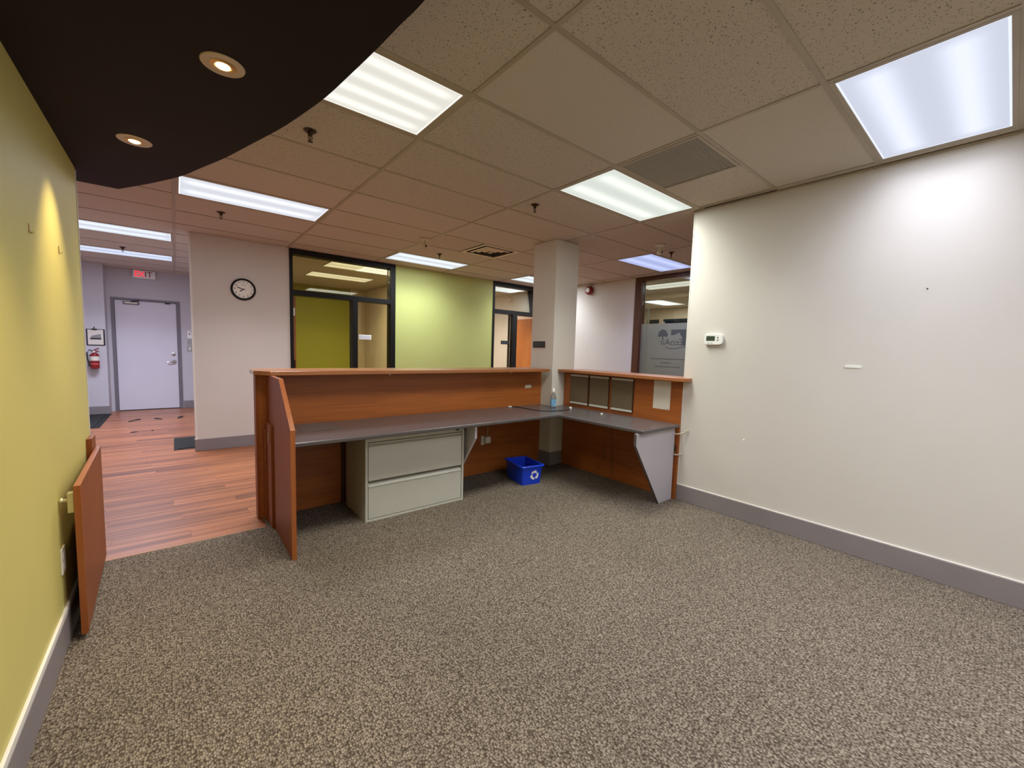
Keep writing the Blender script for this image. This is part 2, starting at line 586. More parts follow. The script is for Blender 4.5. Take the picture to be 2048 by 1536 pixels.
wall('wall_suite_far', M['beige'], (10.9, 11.0, 1.4, 8.1, 0, T), label='beige wall beyond the wood-framed glass')
wall('wall_suite_near', M['beige'], (6.39, 10.9, 1.4, 1.5, 0, T), label='beige side wall near the wood-framed glass')
wall('wall_suite_side', M['beige'], (6.39, 10.9, 8.0, 8.1, 0, T), label='beige side wall of the neighbouring suite')
mb = MB().box(1.07, 3.6, 6.6, 10.15, -0.06, 0.0).box(3.72, 6.27, 6.6, 9.6, -0.06, 0.0).box(6.39, 10.9, 1.5, 8.0, -0.06, 0.0).box(-0.545, 6.39, 6.46, 6.60, -0.06, -0.001).box(6.27, 6.39, 2.95, 4.3, -0.06, 0.0)
tag(put('floor_office', mb, plain('office_carpet', (120, 108, 92), 0.95)), 'brown carpet of the offices behind the glass', 'floor', kind='structure')

# ------------------------------------------------------------------ square column
cr = root('column', (3.69, 3.70, 0), 'square pale column where the two reception counters meet', 'column', kind='structure')
put('shaft', MB().box(3.50, 3.88, 3.50, 3.90, 0, T), M['greige'], cr, bevel=0.006)
bbm = MB().box(3.488, 3.892, 3.488, 3.912, 0.004, 0.165)
put('baseboard', bbm, M['base'], cr, bevel=0.003)

# ------------------------------------------------------------------ baseboards
def baseboard(name, box, cap, label):
    r = root(name, (box[0], box[2], 0), label, 'baseboard', kind='structure')
    put('vinyl', MB().box(*box), M['base'], r, bevel=0.003)
    if cap:
        put('paint_edge', MB().box(*cap), M['white'], r, bevel=0.002)
baseboard('baseboard_right', (3.708, 3.7199, YB, 1.966, 0.004, 0.155), (3.711, 3.7199, YB, 1.966, 0.155, 0.163), 'tall grey vinyl baseboard under the large right wall')
baseboard('baseboard_left', (-0.4249, -0.413, YB, 3.56, 0.004, 0.150), (-0.4249, -0.414, YB, 3.56, 0.150, 0.176), 'tall grey vinyl baseboard with white paint edge under the green wall')
baseboard('baseboard_far', (0.153, 1.25, 6.448, 6.4599, 0.0, 0.150), (0.153, 0.19, 6.446, 6.4599, 0.150, 0.165), 'grey vinyl baseboard under the clock wall')
baseboard('baseboard_hall', (-2.0, -0.963, 10.468, 10.4799, 0.0, 0.15), None, 'grey baseboard under the fire extinguisher')
baseboard('baseboard_exit', (0.10, 0.95, 10.788, 10.7999, 0.0, 0.15), None, 'grey baseboard right of the exit door')
# pale corner beads on the wall ends
for nm, b, lb in (('trim_far', (0.159, 0.1790, 6.456, 6.47, 0.166, 2.71), 'white corner bead at the left end of the clock wall'),
                  ('trim_left', (-0.4275, -0.421, 3.553, 3.5625, 0.18, 2.37), 'pale corner bead at the end of the green wall'),
                  ('trim_right', (3.7165, 3.7235, 1.959, 1.968, 0.16, 2.70), 'pale corner bead at the end of the right wall')):
    tag(put(nm, MB().box(*b), M['white'], bevel=0.002), lb, 'trim', kind='structure')

# ------------------------------------------------------------------ ceiling grid with tiles
ce = root('ceiling', (0, 0, CEIL), 'suspended ceiling of fissured mineral tiles in a tee grid', 'ceiling', kind='structure')
put('slab', MB().box(-2.12, 6.39, YB - 0.12, 6.60, 2.80, 2.88).box(-2.12, 1.07, 6.60, 11.0, 2.80, 2.88), M['plenum'], ce)
FIX = {  # (column, row) of the troffers: k index into XG, j into YG
}
def cell(xa, ya):
    k = min(range(len(XG)), key=lambda i: abs(XG[i] - xa))
    j = min(range(len(YG)), key=lambda i: abs(YG[i] - ya))
    return k, j
LIGHTS = [  # x0, y0 of the cell, tint, power, tubes, label
    (2.437, 0.080, (232, 238, 255), 0.5, 2, 'large ceiling light panel above the right wall, nearest the thermostat wall'),
    (2.437, 1.895, (244, 250, 240), 0.95, 2, 'ceiling light panel between the air grille and the wall corner'),
    (0.027, 1.895, (255, 251, 240), 1.00, 4, 'warm white ceiling light partly cut by the dark bulkhead'),
    (0.027, 4.315, (244, 246, 255), 1.40, 2, 'ceiling light panel in front of the clock wall'),
    (2.437, 5.525, (240, 248, 255), 0.95, 2, 'ceiling light panel above the light green wall'),
    (4.847, 5.525, (240, 248, 255), 0.95, 2, 'ceiling light panel half hidden by the column top'),
    (4.847, 3.105, (196, 206, 255), 0.95, 2, 'bluish ceiling light panel near the wood-framed glass'),
    (-1.178, 6.735, (236, 242, 255), 1.7, 2, 'nearer of the two ceiling lights in the hall'),
    (-1.178, 8.550, (220, 228, 255), 1.8, 2, 'farther hall ceiling light, right before the exit sign'),
    (1.232, -0.525, (244, 246, 255), 1.1, 2, 'added unseen ceiling light panel just behind the viewer'),  # added out of view to brighten the near carpet and counter fronts
    (2.437, -2.340, (242, 246, 255), 1.1, 2, 'added unseen ceiling light panel far behind the viewer on the right'),  # unseen fill, added so the counter fronts get frontal light
    (0.027, -2.945, (250, 248, 250), 1.5, 2, 'added unseen ceiling light panel far behind the viewer on the left'),  # another unseen fill, added for the counter fronts and green wall
]
used = {cell(l[0], l[1]) for l in LIGHTS}
G_CELL = cell(2.437, 1.29)      # air grille + half tile
V_CELL = cell(2.437, 4.315)     # half tile + square diffuser
tile_cache = {}
def tile(x0, x1, y0, y1, mat, z=CEIL + 0.004):
    if x1 - x0 < 0.03 or y1 - y0 < 0.03:
        return
    key = (round(x1 - x0, 3), round(y1 - y0, 3), mat.name)
    if key not in tile_cache:
        lx, ly = key[0] / 2, key[1] / 2
        me = MB().box(-lx, lx, -ly, ly, 0, 0.014).mesh('ceiling_tile')
        me.materials.append(mat)
        tile_cache[key] = me
    o = bpy.data.objects.new('ceiling_tile', tile_cache[key])
    COL.objects.link(o)
    o.parent = ce
    o.location = ((x0 + x1) / 2, (y0 + y1) / 2, z - CEIL)
tee_cache = {}
def tee(x0, x1, y0, y1):
    key = (round(x1 - x0, 3), round(y1 - y0, 3))
    if key not in tee_cache:
        me = MB().box(0, key[0], 0, key[1], 0, 0.005).mesh('grid_tee')
        me.materials.append(M['tee'])
        tee_cache[key] = me
    o = bpy.data.objects.new('grid_tee', tee_cache[key])
    COL.objects.link(o)
    o.parent = ce
    o.location = (x0, y0, 0)
TW = 0.012
def area(xa, xb, ya, yb, skip):
    for k in range(len(XG) - 1):
        x0, x1 = max(XG[k], xa), min(XG[k + 1], xb)
        if x1 - x0 < 0.03:
            continue
        for j in range(len(YG) - 1):
            y0, y1 = max(YG[j], ya), min(YG[j + 1], yb)
            if y1 - y0 < 0.02 or skip(x0, x1, y0, y1):
                continue
            if YG[j] >= ya and YG[j] < yb:
                tee(x0 + TW, x1 - TW if x1 < xb else x1, YG[j] - TW, YG[j] + TW)
            if (k, j) in used:
                continue
            if (k, j) == G_CELL:
                tile(3.052, XG[k + 1], y0, y1, M['tile'])
                continue
            if (k, j) == V_CELL:
                tile(XG[k], 3.030, y0, y1, M['tile'])
                continue
            fine = (k, j) == cell(2.437, 0.685) or (k + 2 * j) % 7 == 0 or y0 > 3.6
            tile(x0, x1, y0, y1, M['tile_fine'] if fine else M['tile'])
    for k in range(len(XG)):
        if xa < XG[k] < xb:
            segs = []
            for j in range(len(YG) - 1):
                y0, y1 = max(YG[j], ya), min(YG[j + 1], yb)
                if y1 - y0 > 0.02 and not skip(XG[k] - 0.01, XG[k] + 0.01, y0, y1):
                    segs.append((y0, y1))
            if segs:
                tee(XG[k] - TW, XG[k] + TW, segs[0][0], segs[-1][1])
area(-0.425, 3.72, YB, 3.56, lambda x0, x1, y0, y1: x1 < 0.1 and -1.5 < y1 < 3.5)
area(-2.0, 3.72, 3.56, 6.46, lambda x0, x1, y0, y1: False)
area(3.72, 6.27, -0.1, 6.46, lambda x0, x1, y0, y1: False)
area(-2.0, 0.95, 6.46, 10.80, lambda x0, x1, y0, y1: False)
# narrow trim strip and wall angle along the right wall
put('wall_angle', MB().box(3.700, 3.7195, YB, 1.966, 2.702, 2.709), M['tee'], ce)
for b, nm in (((1.07, 3.6, 6.60, 10.15), 'ceiling_office'), ((3.72, 6.27, 6.6, 9.6), 'ceiling_office_second'), ((6.39, 10.9, 1.5, 8.0), 'ceiling_suite')):
    tag(put(nm, MB().box(b[0], b[1], b[2], b[3], 2.714, 2.76), M['tile_fine']), 'plain tiled ceiling of the ' + {'ceiling_office': 'office behind the first black frame', 'ceiling_office_second': 'office behind the second black frame', 'ceiling_suite': 'suite behind the wood-framed glass'}[nm], 'ceiling', kind='structure')

# ------------------------------------------------------------------ dark curved bulkhead
curve = [(0.60, 0.30), (0.592, 0.80), (0.576, 1.141), (0.561, 1.275), (0.545, 1.429), (0.521, 1.618), (0.491, 1.83), (0.446, 2.042), (0.401, 2.226), (0.317, 2.505), (0.235, 2.772), (0.138, 3.039), (0.051, 3.271), (-0.095, 3.554), (-0.261, 3.838)]
def smooth_curve(p, n=4):
    out = []
    for i in range(len(p) - 1):
        p0, p1, p2, p3 = p[max(i - 1, 0)], p[i], p[i + 1], p[min(i + 2, len(p) - 1)]
        for s in range(n):
            t = s / n
            out.append(tuple(0.5 * ((2 * b) + (-a + c) * t + (2 * a - 5 * b + 4 * c - d) * t * t + (-a + 3 * b - 3 * c + d) * t ** 3) for a, b, c, d in zip(p0, p1, p2, p3)))
    return out + [p[-1]]
near = [(0.5, -0.6), (0.3, -1.2), (0.17, -1.595)]
poly = [(-0.4245, -1.595)] + near[::-1] + smooth_curve(curve) + [(-0.9, 3.842), (-0.9, 3.565), (-0.4245, 3.565)]
bk = put('trim_bulkhead', MB().prism(poly, 2.38, 2.7095), M['bulk'])
tag(bk, 'dark brown curved ceiling bulkhead over the green wall', 'bulkhead', kind='structure')

# ------------------------------------------------------------------ troffers
def troffer(x0, y0, tint, power, tubes, label, lx=1.205, ly=0.605, group='recessed ceiling light panels', along='x', z=CEIL):
    cx, cy = x0 + lx / 2, y0 + ly / 2
    r = root('ceiling_light', (cx, cy, z), label, 'ceiling light', group)
    x1, y1 = x0 + lx, y0 + ly
    fb = 0.034
    fr = MB()
    for b in ((x0 + TW, x1 - TW, y0 + TW, y0 + fb), (x0 + TW, x1 - TW, y1 - fb, y1 - TW), (x0 + TW, x0 + fb, y0 + fb, y1 - fb), (x1 - fb, x1 - TW, y0 + fb, y1 - fb)):
        fr.box(*b, z - 0.001, z + 0.02)
    put('door_frame', fr, M['tee'], r, bevel=0.002)
    hs = MB()
    hs.box(x0 + TW, x1 - TW, y0 + TW, y1 - TW, z + 0.02, z + 0.09)
    put('housing', hs, M['wplastic'], r)
    ln = MB().box(x0 + fb, x1 - fb, y0 + fb, y1 - fb, z + 0.003, z + 0.008)
    put('lens', ln, lens_mat('lens', tint, tubes=tubes, axis=1 if along == 'x' else 0), r)
    # most of the light leaves below the cut-off of the prismatic lens, the rest is diffuse glow
    for share, spread in ((0.66, SPREAD), (0.34, 180.0)):
        ld = bpy.data.lights.new('tubes', 'AREA')
        ld.shape = 'RECTANGLE'
        ld.size, ld.size_y = lx - 0.09, ly - 0.09
        ld.energy = LAMP * power * share
        ld.color = lin(tint)[:3]
        ld.spread = math.radians(spread)
        lo = bpy.data.objects.new('tubes', ld)
        COL.objects.link(lo)
        lo.parent = r
        lo.location = (0, 0, -0.004 if spread < 180 else -0.009)
    return r
for l in LIGHTS:
    troffer(*l)
troffer(1.93, 6.94, (255, 248, 218), 0.85, 2, 'yellowish ceiling light in the office, nearer one behind the transom', group='office ceiling lights')
troffer(1.93, 8.17, (255, 248, 222), 0.85, 2, 'yellowish ceiling light in the office, farther one behind the transom', group='office ceiling lights')
troffer(4.2, 7.6, (255, 230, 214), 2.8, 2, 'ceiling light in the second office', group='office ceiling lights')
troffer(7.02, 3.68, (255, 246, 232), 1.7, 2, 'ceiling light directly behind the wood-framed glass', lx=0.605, ly=1.205, group='suite ceiling lights', along='y')
troffer(9.14, 5.48, (255, 246, 236), 2.4, 2, 'farther ceiling light seen through the wood-framed glass', group='suite ceiling lights')

# ------------------------------------------------------------------ halogen downlights in the bulkhead
def downlight(x, y, label, aim):
    z = 2.38
    r = root('downlight', (x, y, z), label, 'downlight', 'halogen downlights in the dark bulkhead')
    put('trim_ring', MB().lathe([(0.028, -0.001), (0.040, -0.004), (0.066, -0.003), (0.068, 0.0), (0.03, 0.0)], (x, y, z), n=32, ring=True), plain('pot_trim', (196, 180, 150), 0.35, metal=0.3), r, smooth=True)
    put('baffle', MB().lathe([(0.040, -0.0045), (0.036, -0.0060), (0.026, -0.0060), (0.024, -0.003)], (x, y, z), n=28), M['brass'], r, smooth=True)
    put('bulb', MB().lathe([(0.001, -0.0115), (0.014, -0.0105), (0.022, -0.0065), (0.024, -0.003)], (x, y, z), n=24), emit('halogen', (255, 226, 160), 6.0), r, smooth=True)
    ld = bpy.data.lights.new('halogen_lamp', 'SPOT')
    ld.energy = POT * 4
    ld.color = (1.0, 0.80, 0.50)
    ld.spot_size = math.radians(66)
    ld.spot_blend = 1.0
    ld.shadow_soft_size = 0.03
    lo = bpy.data.objects.new('halogen_lamp', ld)
    COL.objects.link(lo)
    lo.parent = r
    lo.location = (0, 0, -0.014)
    lo.rotation_euler = Vector(aim).to_track_quat('-Z', 'Y').to_euler()
    return r
downlight(0.160, 1.872, 'lit halogen downlight in the bulkhead, nearer one', (-0.27, 0.0, -1))
downlight(-0.128, 2.858, 'lit halogen downlight in the bulkhead, farther one beside the green wall', (-0.34, 0.0, -1))
downlight(0.28, 0.85, 'added unseen halogen downlight in the bulkhead above the viewer', (-0.1, 0.0, -1))  # out of view, added to warm the green wall and nearby carpet

# ------------------------------------------------------------------ ceiling fittings
def sprinkler(x, y, label):
    r = root('sprinkler', (x, y, CEIL), label, 'sprinkler', 'ceiling sprinkler heads')
    put('escutcheon', MB().lathe([(0.012, -0.006), (0.030, -0.006), (0.038, 0.0), (0.020, 0.004)], (x, y, CEIL), n=20), M['bronze'], r, smooth=True)
    put('body', MB().lathe([(0.008, -0.03), (0.013, -0.026), (0.016, -0.006)], (x, y, CEIL), n=14), M['bronze'], r, smooth=True)
    fm = MB().tube([(x - 0.010, y, CEIL - 0.026), (x - 0.011, y, CEIL - 0.045), (x, y, CEIL - 0.06)], 0.0025, 6).tube([(x + 0.010, y, CEIL - 0.026), (x + 0.011, y, CEIL - 0.045), (x, y, CEIL - 0.06)], 0.0025, 6)
    fm.tube([(x, y, CEIL - 0.026), (x, y, CEIL - 0.06)], 0.003, 6)
    put('frame_arms', fm, M['bronze'], r, smooth=True)
    put('deflector', MB().lathe([(0.004, -0.066), (0.016, -0.064), (0.016, -0.062), (0.004, -0.060)], (x, y, CEIL), n=12), M['bronze'], r, smooth=True)
sprinkler(0.683, 2.872, 'bronze sprinkler head between the bulkhead and the clock-side light')
sprinkler(0.400, 5.259, 'bronze sprinkler head right before the clock wall')
sprinkler(-0.552, 8.30, 'bronze sprinkler head between the two hall lights')
sprinkler(2.552, 2.857, 'bronze sprinkler head left of the corner light panel')
sprinkler(2.908, 5.23, 'bronze sprinkler head next to the light above the green wall')
sprinkler(4.979, 2.908, 'bronze sprinkler head beside the bluish light panel')

def ceiling_spot(x, y, label, mt):
    r = root('ceiling_camera', (x, y, CEIL), label, 'camera', 'small ball-head ceiling cameras')
    put('base_plate', MB().lathe([(0.03, -0.018), (0.055, -0.012), (0.062, 0.0)], (x, y, CEIL), n=24), mt, r, smooth=True)
    put('stem', MB().lathe([(0.010, -0.075), (0.010, -0.018)], (x, y, CEIL), n=12), mt, r, smooth=True)
    hd = put('head', MB().lathe([(0.008, -0.117), (0.022, -0.112), (0.032, -0.098), (0.034, -0.088), (0.026, -0.074), (0.010, -0.068)], (x, y, CEIL), n=20), mt, r, smooth=True)
    put('eye', MB().lathe([(0.012, -0.034), (0.012, -0.024)], (x - 0.001, y, CEIL - 0.09), axis='y', n=14), M['blackpl'], hd)
ceiling_spot(2.385, 4.653, 'small beige ball-head camera hanging left of the square air diffuser', plain('beige_plastic', (196, 178, 150), 0.5))
ceiling_spot(4.548, 2.812, 'small white ball-head camera hanging before the bluish light', M['cream'])

# square air diffuser
r = root('air_diffuser', (3.34, 4.617, CEIL), 'square louvred air diffuser near the column', 'air diffuser')
x0, x1, y0, y1 = 3.045, 3.630, 4.327, 4.908
def ring(mb, a, b, za, zb, th=0.004):
    """sloping square ring from half size a (height za) to b (height zb) round the diffuser centre"""
    cx, cy = (x0 + x1) / 2, (y0 + y1) / 2
    q = [(-1, -1), (1, -1), (1, 1), (-1, 1)]
    bse = len(mb.v)
    for s, z in ((a, za), (b, zb), (b, zb + th), (a, za + th)):
        for sx, sy in q:
            mb.v.append((cx + sx * s, cy + sy * s, z))
    for lv in range(4):
        for i in range(4):
            j = (i + 1) % 4
            n2 = (lv + 1) % 4
            mb.f.append((bse + lv * 4 + i, bse + lv * 4 + j, bse + n2 * 4 + j, bse + n2 * 4 + i))
    return mb
put('frame', ring(MB(), 0.292, 0.240, CEIL - 0.001, CEIL + 0.002), plain('diffuser_enamel', (222, 208, 184), 0.45), r)
for a, b in ((0.200, 0.174), (0.138, 0.112), (0.078, 0.052)):
    put('louvre', ring(MB(), a, b, CEIL + 0.002, CEIL - 0.007, 0.002), MATS['diffuser_enamel'], r)
put('core_plate', MB().box(3.3375 - 0.03, 3.3375 + 0.03, 4.6175 - 0.03, 4.6175 + 0.03, CEIL - 0.010, CEIL - 0.007), MATS['diffuser_enamel'], r)
put('dark_throat', MB().box(x0 + 0.02, x1 - 0.02, y0 + 0.02, y1 - 0.02, CEIL + 0.06, CEIL + 0.064).box(x0 + 0.05, x1 - 0.05, y1 - 0.056, y1 - 0.05, CEIL + 0.004, CEIL + 0.06).box(x0 + 0.05, x1 - 0.05, y0 + 0.05, y0 + 0.056, CEIL + 0.004, CEIL + 0.06).box(x0 + 0.05, x0 + 0.056, y0 + 0.05, y1 - 0.05, CEIL + 0.004, CEIL + 0.06).box(x1 - 0.056, x1 - 0.05, y0 + 0.05, y1 - 0.05, CEIL + 0.004, CEIL + 0.06), M['recess'], r)

# return-air grille with slats
r = root('air_grille', (2.755, 1.59, CEIL), 'grey slatted return air grille beside the corner light panel', 'air grille')
gx0, gx1, gy0, gy1 = 2.452, 3.050, 1.304, 1.882
g = MB()
for b in ((gx0, gx1, gy0, gy0 + 0.02), (gx0, gx1, gy1 - 0.02, gy1), (gx0, gx0 + 0.02, gy0 + 0.02, gy1 - 0.02), (gx1 - 0.02, gx1, gy0 + 0.02, gy1 - 0.02)):
    g.box(*b, CEIL - 0.002, CEIL + 0.012)
put('frame', g, M['tee'], r, bevel=0.001)
put('dark_throat', MB().box(gx0 + 0.01, gx1 - 0.01, gy0 + 0.01, gy1 - 0.01, CEIL + 0.022, CEIL + 0.026), M['recess'], r)
slat_me = MB().extrude([(0.0, 0.010), (0.010, 0.0), (0.0135, 0.0), (0.0035, 0.010)], 'x', 0, gx1 - gx0 - 0.042).mesh('slat')
slat_me.materials.append(plain('grille_enamel', (150, 140, 126), 0.5))
n_sl = 28
for i in range(n_sl):
    o = bpy.data.objects.new('slat', slat_me)
    COL.objects.link(o)
    o.parent = r
    o.location = (gx0 + 0.021 - 2.755, gy0 + 0.021 + i * (gy1 - gy0 - 0.05) / (n_sl - 1) - 1.59, 0.0)
# linear slot diffuser along the wall
r = root('slot_diffuser', (3.675, 1.575, CEIL), 'narrow black slot diffuser between ceiling tiles and right wall', 'air diffuser')
put('slot', MB().box(3.662, 3.692, 1.29, 1.86, CEIL - 0.002, CEIL + 0.004), M['recess'], r)
put('rail', MB().box(3.654, 3.662, 1.27, 1.90, CEIL - 0.006, CEIL + 0.003), M['tee'], r)
put('rail', MB().box(3.692, 3.699, 1.27, 1.90, CEIL - 0.006, CEIL + 0.003), M['tee'], r)

# ------------------------------------------------------------------ black-framed glazing (first office)
def bars(parent, mat, *bs, name='frame_bar'):
    for b in bs:
        put(name, MB().box(*b), mat, parent, bevel=0.002)
ya, yb = 6.448, 6.60
r = root('window_1', (2.02, 6.5, 0), 'black-framed glazed office front with transom left of the light green wall', 'glazed partition', kind='structure')
bars(r, M['black'], (1.25, 1.293, ya, yb, 0, T), (2.711, 2.793, ya, yb, 0, T), (1.293, 2.711, ya, yb, 2.637, T), (1.293, 2.711, ya, yb, 2.075, 2.146), (2.108, 2.187, ya, yb, 0, 2.075), (2.187, 2.711, ya, yb, 0, 0.12))
put('transom_pane', MB().box(1.294, 2.710, 6.52, 6.526, 2.147, 2.636), M['tintglass'], r)
put('sidelight_pane', MB().box(2.188, 2.710, 6.52, 6.526, 0.121, 2.074), M['tintglass'], r)
r = root('door_1', (1.31, 6.6, 0), 'brown wooden office door standing open at the left of the black frame', 'door', kind='structure')
put('leaf', MB().box(1.300, 1.340, 6.53, 7.35, 0.01, 2.06), M['doorwood'], r, bevel=0.002)
for z in (0.25, 1.05, 1.79):
    put('hinge', MB().box(1.2935, 1.326, 6.518, 6.5298, z, z + 0.11), M['wplastic'] if z > 1.5 else M['bronze'], r)
r = root('name_plate', (2.32, 6.51, 1.53), 'white name plate holder on the office sidelight glass', 'name plate')
put('holder', MB().box(2.218, 2.42, 6.508, 6.5195, 1.490, 1.566), M['wplastic'], r, bevel=0.004)
put('insert', MB().box(2.232, 2.406, 6.506, 6.508, 1.505, 1.551), plain('plate_insert', (212, 214, 222), 0.4), r)

# second office front
r = root('window_2', (5.5, 6.5, 0), 'black-framed glazed office front behind the column', 'glazed partition', kind='structure')
bars(r, M['black'], (4.765, 4.812, ya, yb, 0, T), (6.20, 6.2699, ya, yb, 0, T), (4.812, 6.20, ya, yb, 2.64, T), (4.812, 6.20, ya, yb, 2.105, 2.182), (5.265, 5.385, ya, yb, 0, 2.105), (4.812, 5.265, ya, yb, 0, 0.12))
put('transom_pane', MB().box(4.813, 6.199, 6.52, 6.526, 2.183, 2.639), M['glass'], r)
put('sidelight_pane', MB().box(4.813, 5.264, 6.52, 6.526, 0.121, 2.104), M['glass'], r)
r = root('door_2', (6.02, 6.62, 0), 'orange oak office door standing open behind the column', 'door', kind='structure')
put('leaf', MB().box(6.00, 6.04, 6.62, 7.22, 0.01, 2.085), M['doorwood'], r, bevel=0.002)
put('lever', MB().tube([(6.0, 7.15, 1.0), (5.95, 7.15, 1.0), (5.945, 7.05, 1.0)], 0.009), M['bronze'], r, smooth=True)
r = root('name_plate', (5.13, 6.51, 1.54), 'black name plate holder on the glass left of the oak door', 'name plate')
put('holder', MB().box(5.03, 5.243, 6.508, 6.5195, 1.506, 1.578), M['blackpl'], r, bevel=0.004)
put('insert', MB().box(5.045, 5.228, 6.506, 6.508, 1.52, 1.564), plain('plate_dark', (58, 58, 60), 0.3), r)
r = root('name_plate', (3.49, 3.75, 1.475), 'black name plate holder on the side of the column', 'name plate')
put('holder', MB().box(3.488, 3.4995, 3.644, 3.856, 1.438, 1.516), M['blackpl'], r, bevel=0.004)
put('insert', MB().box(3.4862, 3.488, 3.66, 3.84, 1.452, 1.502), MATS['plate_dark'], r)

# ------------------------------------------------------------------ wood-framed glass on the right
xa, xb = 6.255, 6.39
r = root('window_3', (6.3, 3.6, 0), 'tall wood-framed glass front with frosted film and printed logo', 'glazed partition', kind='structure')
bars(r, M['framewood'], (xa, xb, 4.175, 4.2995, 0, 2.70), (xa, xb, 2.9505, 3.02, 0, 2.70), (xa, xb, 3.02, 4.175, 2.64, 2.70), (xa, xb, 3.02, 4.175, 0, 0.1))
put('glass_pane', MB().box(6.32, 6.328, 3.021, 4.174, 0.101, 2.639), M['glass'], r)
put('frosted_film', MB().box(6.3185, 6.3195, 3.021, 4.174, 0.101, 1.915), M['frost'], r)
put('top_rail', MB().box(6.331, 6.352, 3.021, 3.77, 1.945, 1.985), M['teal'], r)
put('top_rail', MB().box(6.331, 6.352, 3.021, 3.74, 1.916, 1.944), M['screen_blk'], r)
put('hinge_plate', MB().box(6.331, 6.352, 3.86, 4.03, 1.92, 1.985), plain('plate_bronze', (92, 88, 78), 0.4), r)
put('door_edge', MB().box(6.331, 6.345, 4.055, 4.085, 0.1, 2.2), M['cream'], r)
# printed marks on the film, mirrored because they are read from the other side
fx = 6.3175
text_mesh('EcoAir', 0.15, facing_minus_x(fx, 3.60, 1.60), 'logo_lettering', M['film_mark'], r, 0.0003, mirror=True)
lg = MB()
lg.extrude([(3.61, 1.72), (3.61, 1.81), (3.35, 1.81), (3.35, 1.55), (3.40, 1.55), (3.40, 1.66), (3.47, 1.76), (3.55, 1.72)], 'x', fx - 0.0004, fx + 0.0003)
put('logo_house', lg, M['film_mark'], r)
tr = MB()
cl = [(3.755 + 0.090 * math.cos(t) * (1 + 0.05 * math.cos(9 * t)), 1.700 + 0.115 * math.sin(t) * (1 + 0.04 * math.cos(9 * t))) for t in [i * math.pi / 18 for i in range(19)]]
tr.extrude(cl + [(3.690, 1.688), (3.720, 1.702), (3.755, 1.692), (3.790, 1.702), (3.820, 1.688)], 'x', fx - 0.0004, fx + 0.0003)
tr.extrude([(3.742, 1.645), (3.768, 1.645), (3.762, 1.70), (3.748, 1.70)], 'x', fx - 0.0004, fx + 0.0003)
put('logo_tree', tr, M['film_mark'], r)
sw = [(3.70 - 0.012 * i, 1.525 - 0.022 * math.sin(i / 30 * math.pi * 1.3)) for i in range(31)]
put('logo_swoosh', MB().extrude(sw + [(p, q - 0.010) for p, q in sw[::-1]], 'x', fx - 0.0004, fx + 0.0003), M['film_mark'], r)
random.seed(3)
for zc, ya_, yb_, hgt in ((1.325, 3.30, 3.94, 0.018), (1.262, 3.58, 3.78, 0.018), (1.195, 3.42, 3.86, 0.018)):
    mb = MB()
    q = ya_
    while q < yb_:
        wd = random.uniform(0.010, 0.02)
        mb.box(fx - 0.0004, fx + 0.0003, q, q + wd, zc - hgt / 2 * random.uniform(0.6, 1), zc + hgt / 2 * random.uniform(0.6, 1))
        q += wd + random.uniform(0.003, 0.014)
    put('small_print', mb, M['film_mark'], r)
put('soffit', MB().box(8.2, 8.35, 1.5, 8.0, 2.63, 2.7135), M['beige'], r)

# red alarm bell on the pale wall
r = root('alarm_bell', (6.25, 5.32, 2.59), 'red round alarm bell high on the pale wall right of the column', 'alarm bell')
put('gong', MB().lathe([(0.055, -0.085), (0.078, -0.07), (0.085, -0.04), (0.080, -0.012)], (6.27, 5.32, 2.59), axis='x', n=28), M['red'], r, smooth=True)
put('back_box', MB().lathe([(0.06, -0.012), (0.06, -0.0005)], (6.27, 5.32, 2.59), axis='x', n=20), M['red'], r)
put('label', MB().lathe([(0.044, -0.090), (0.044, -0.0852)], (6.27, 5.32, 2.59), axis='x', n=24), M['cream'], r)
put('conduit', MB().tube([(6.258, 5.32, 2.67), (6.258, 5.32, 2.71)], 0.008), M['wplastic'], r)

# ------------------------------------------------------------------ round wall clock
cx, cy, cz = 0.708, 6.46, 2.081
r = root('wall_clock', (cx, cy, cz), 'round black-rimmed analogue clock on the greige wall', 'clock')
put('rim', MB().lathe([(0.118, -0.030), (0.124, -0.036), (0.136, -0.032), (0.141, -0.016), (0.140, -0.0005), (0.115, -0.0005), (0.115, -0.02)], (cx, cy, cz), axis='y', n=48, ring=True), M['black'], r, smooth=True)
put('dial', MB().lathe([(0.119, -0.018), (0.119, -0.012)], (cx, cy, cz), axis='y', n=40), M['face'], r)
for h in range(1, 13):
    a = math.radians(90 - 30 * h)
    text_mesh(str(h), 0.038, facing_minus_y(cx + 0.095 * math.cos(a), cy - 0.0186, cz + 0.095 * math.sin(a)), 'numeral', M['ink'], r, 0.0004)
def hand(name, ang, L, wd, yo):
    a = math.radians(90 - ang)
    d = Vector((math.cos(a), math.sin(a)))
    n_ = Vector((-d.y, d.x))
    pts = [d * -0.016 - n_ * wd * 0.5, d * (L * 0.7) - n_ * wd, d * L, d * (L * 0.7) + n_ * wd, d * -0.016 + n_ * wd * 0.5]
    put(name, MB().extrude([(cx + p.x, cz + p.y) for p in pts], 'y', cy - yo - 0.001, cy - yo), M['ink'], r)
hand('hour_hand', 234, 0.054, 0.0070, 0.0195)
hand('minute_hand', 288, 0.080, 0.0055, 0.0215)
hand('second_hand', 105, 0.045, 0.0010, 0.0235)
put('hub', MB().lathe([(0.007, -0.027), (0.007, -0.0185)], (cx, cy, cz), axis='y', n=16), M['ink'], r)
put('maker_mark', MB().box(cx - 0.024, cx + 0.024, cy - 0.0186, cy - 0.0181, cz + 0.048, cz + 0.054), M['inkgrey'], r)

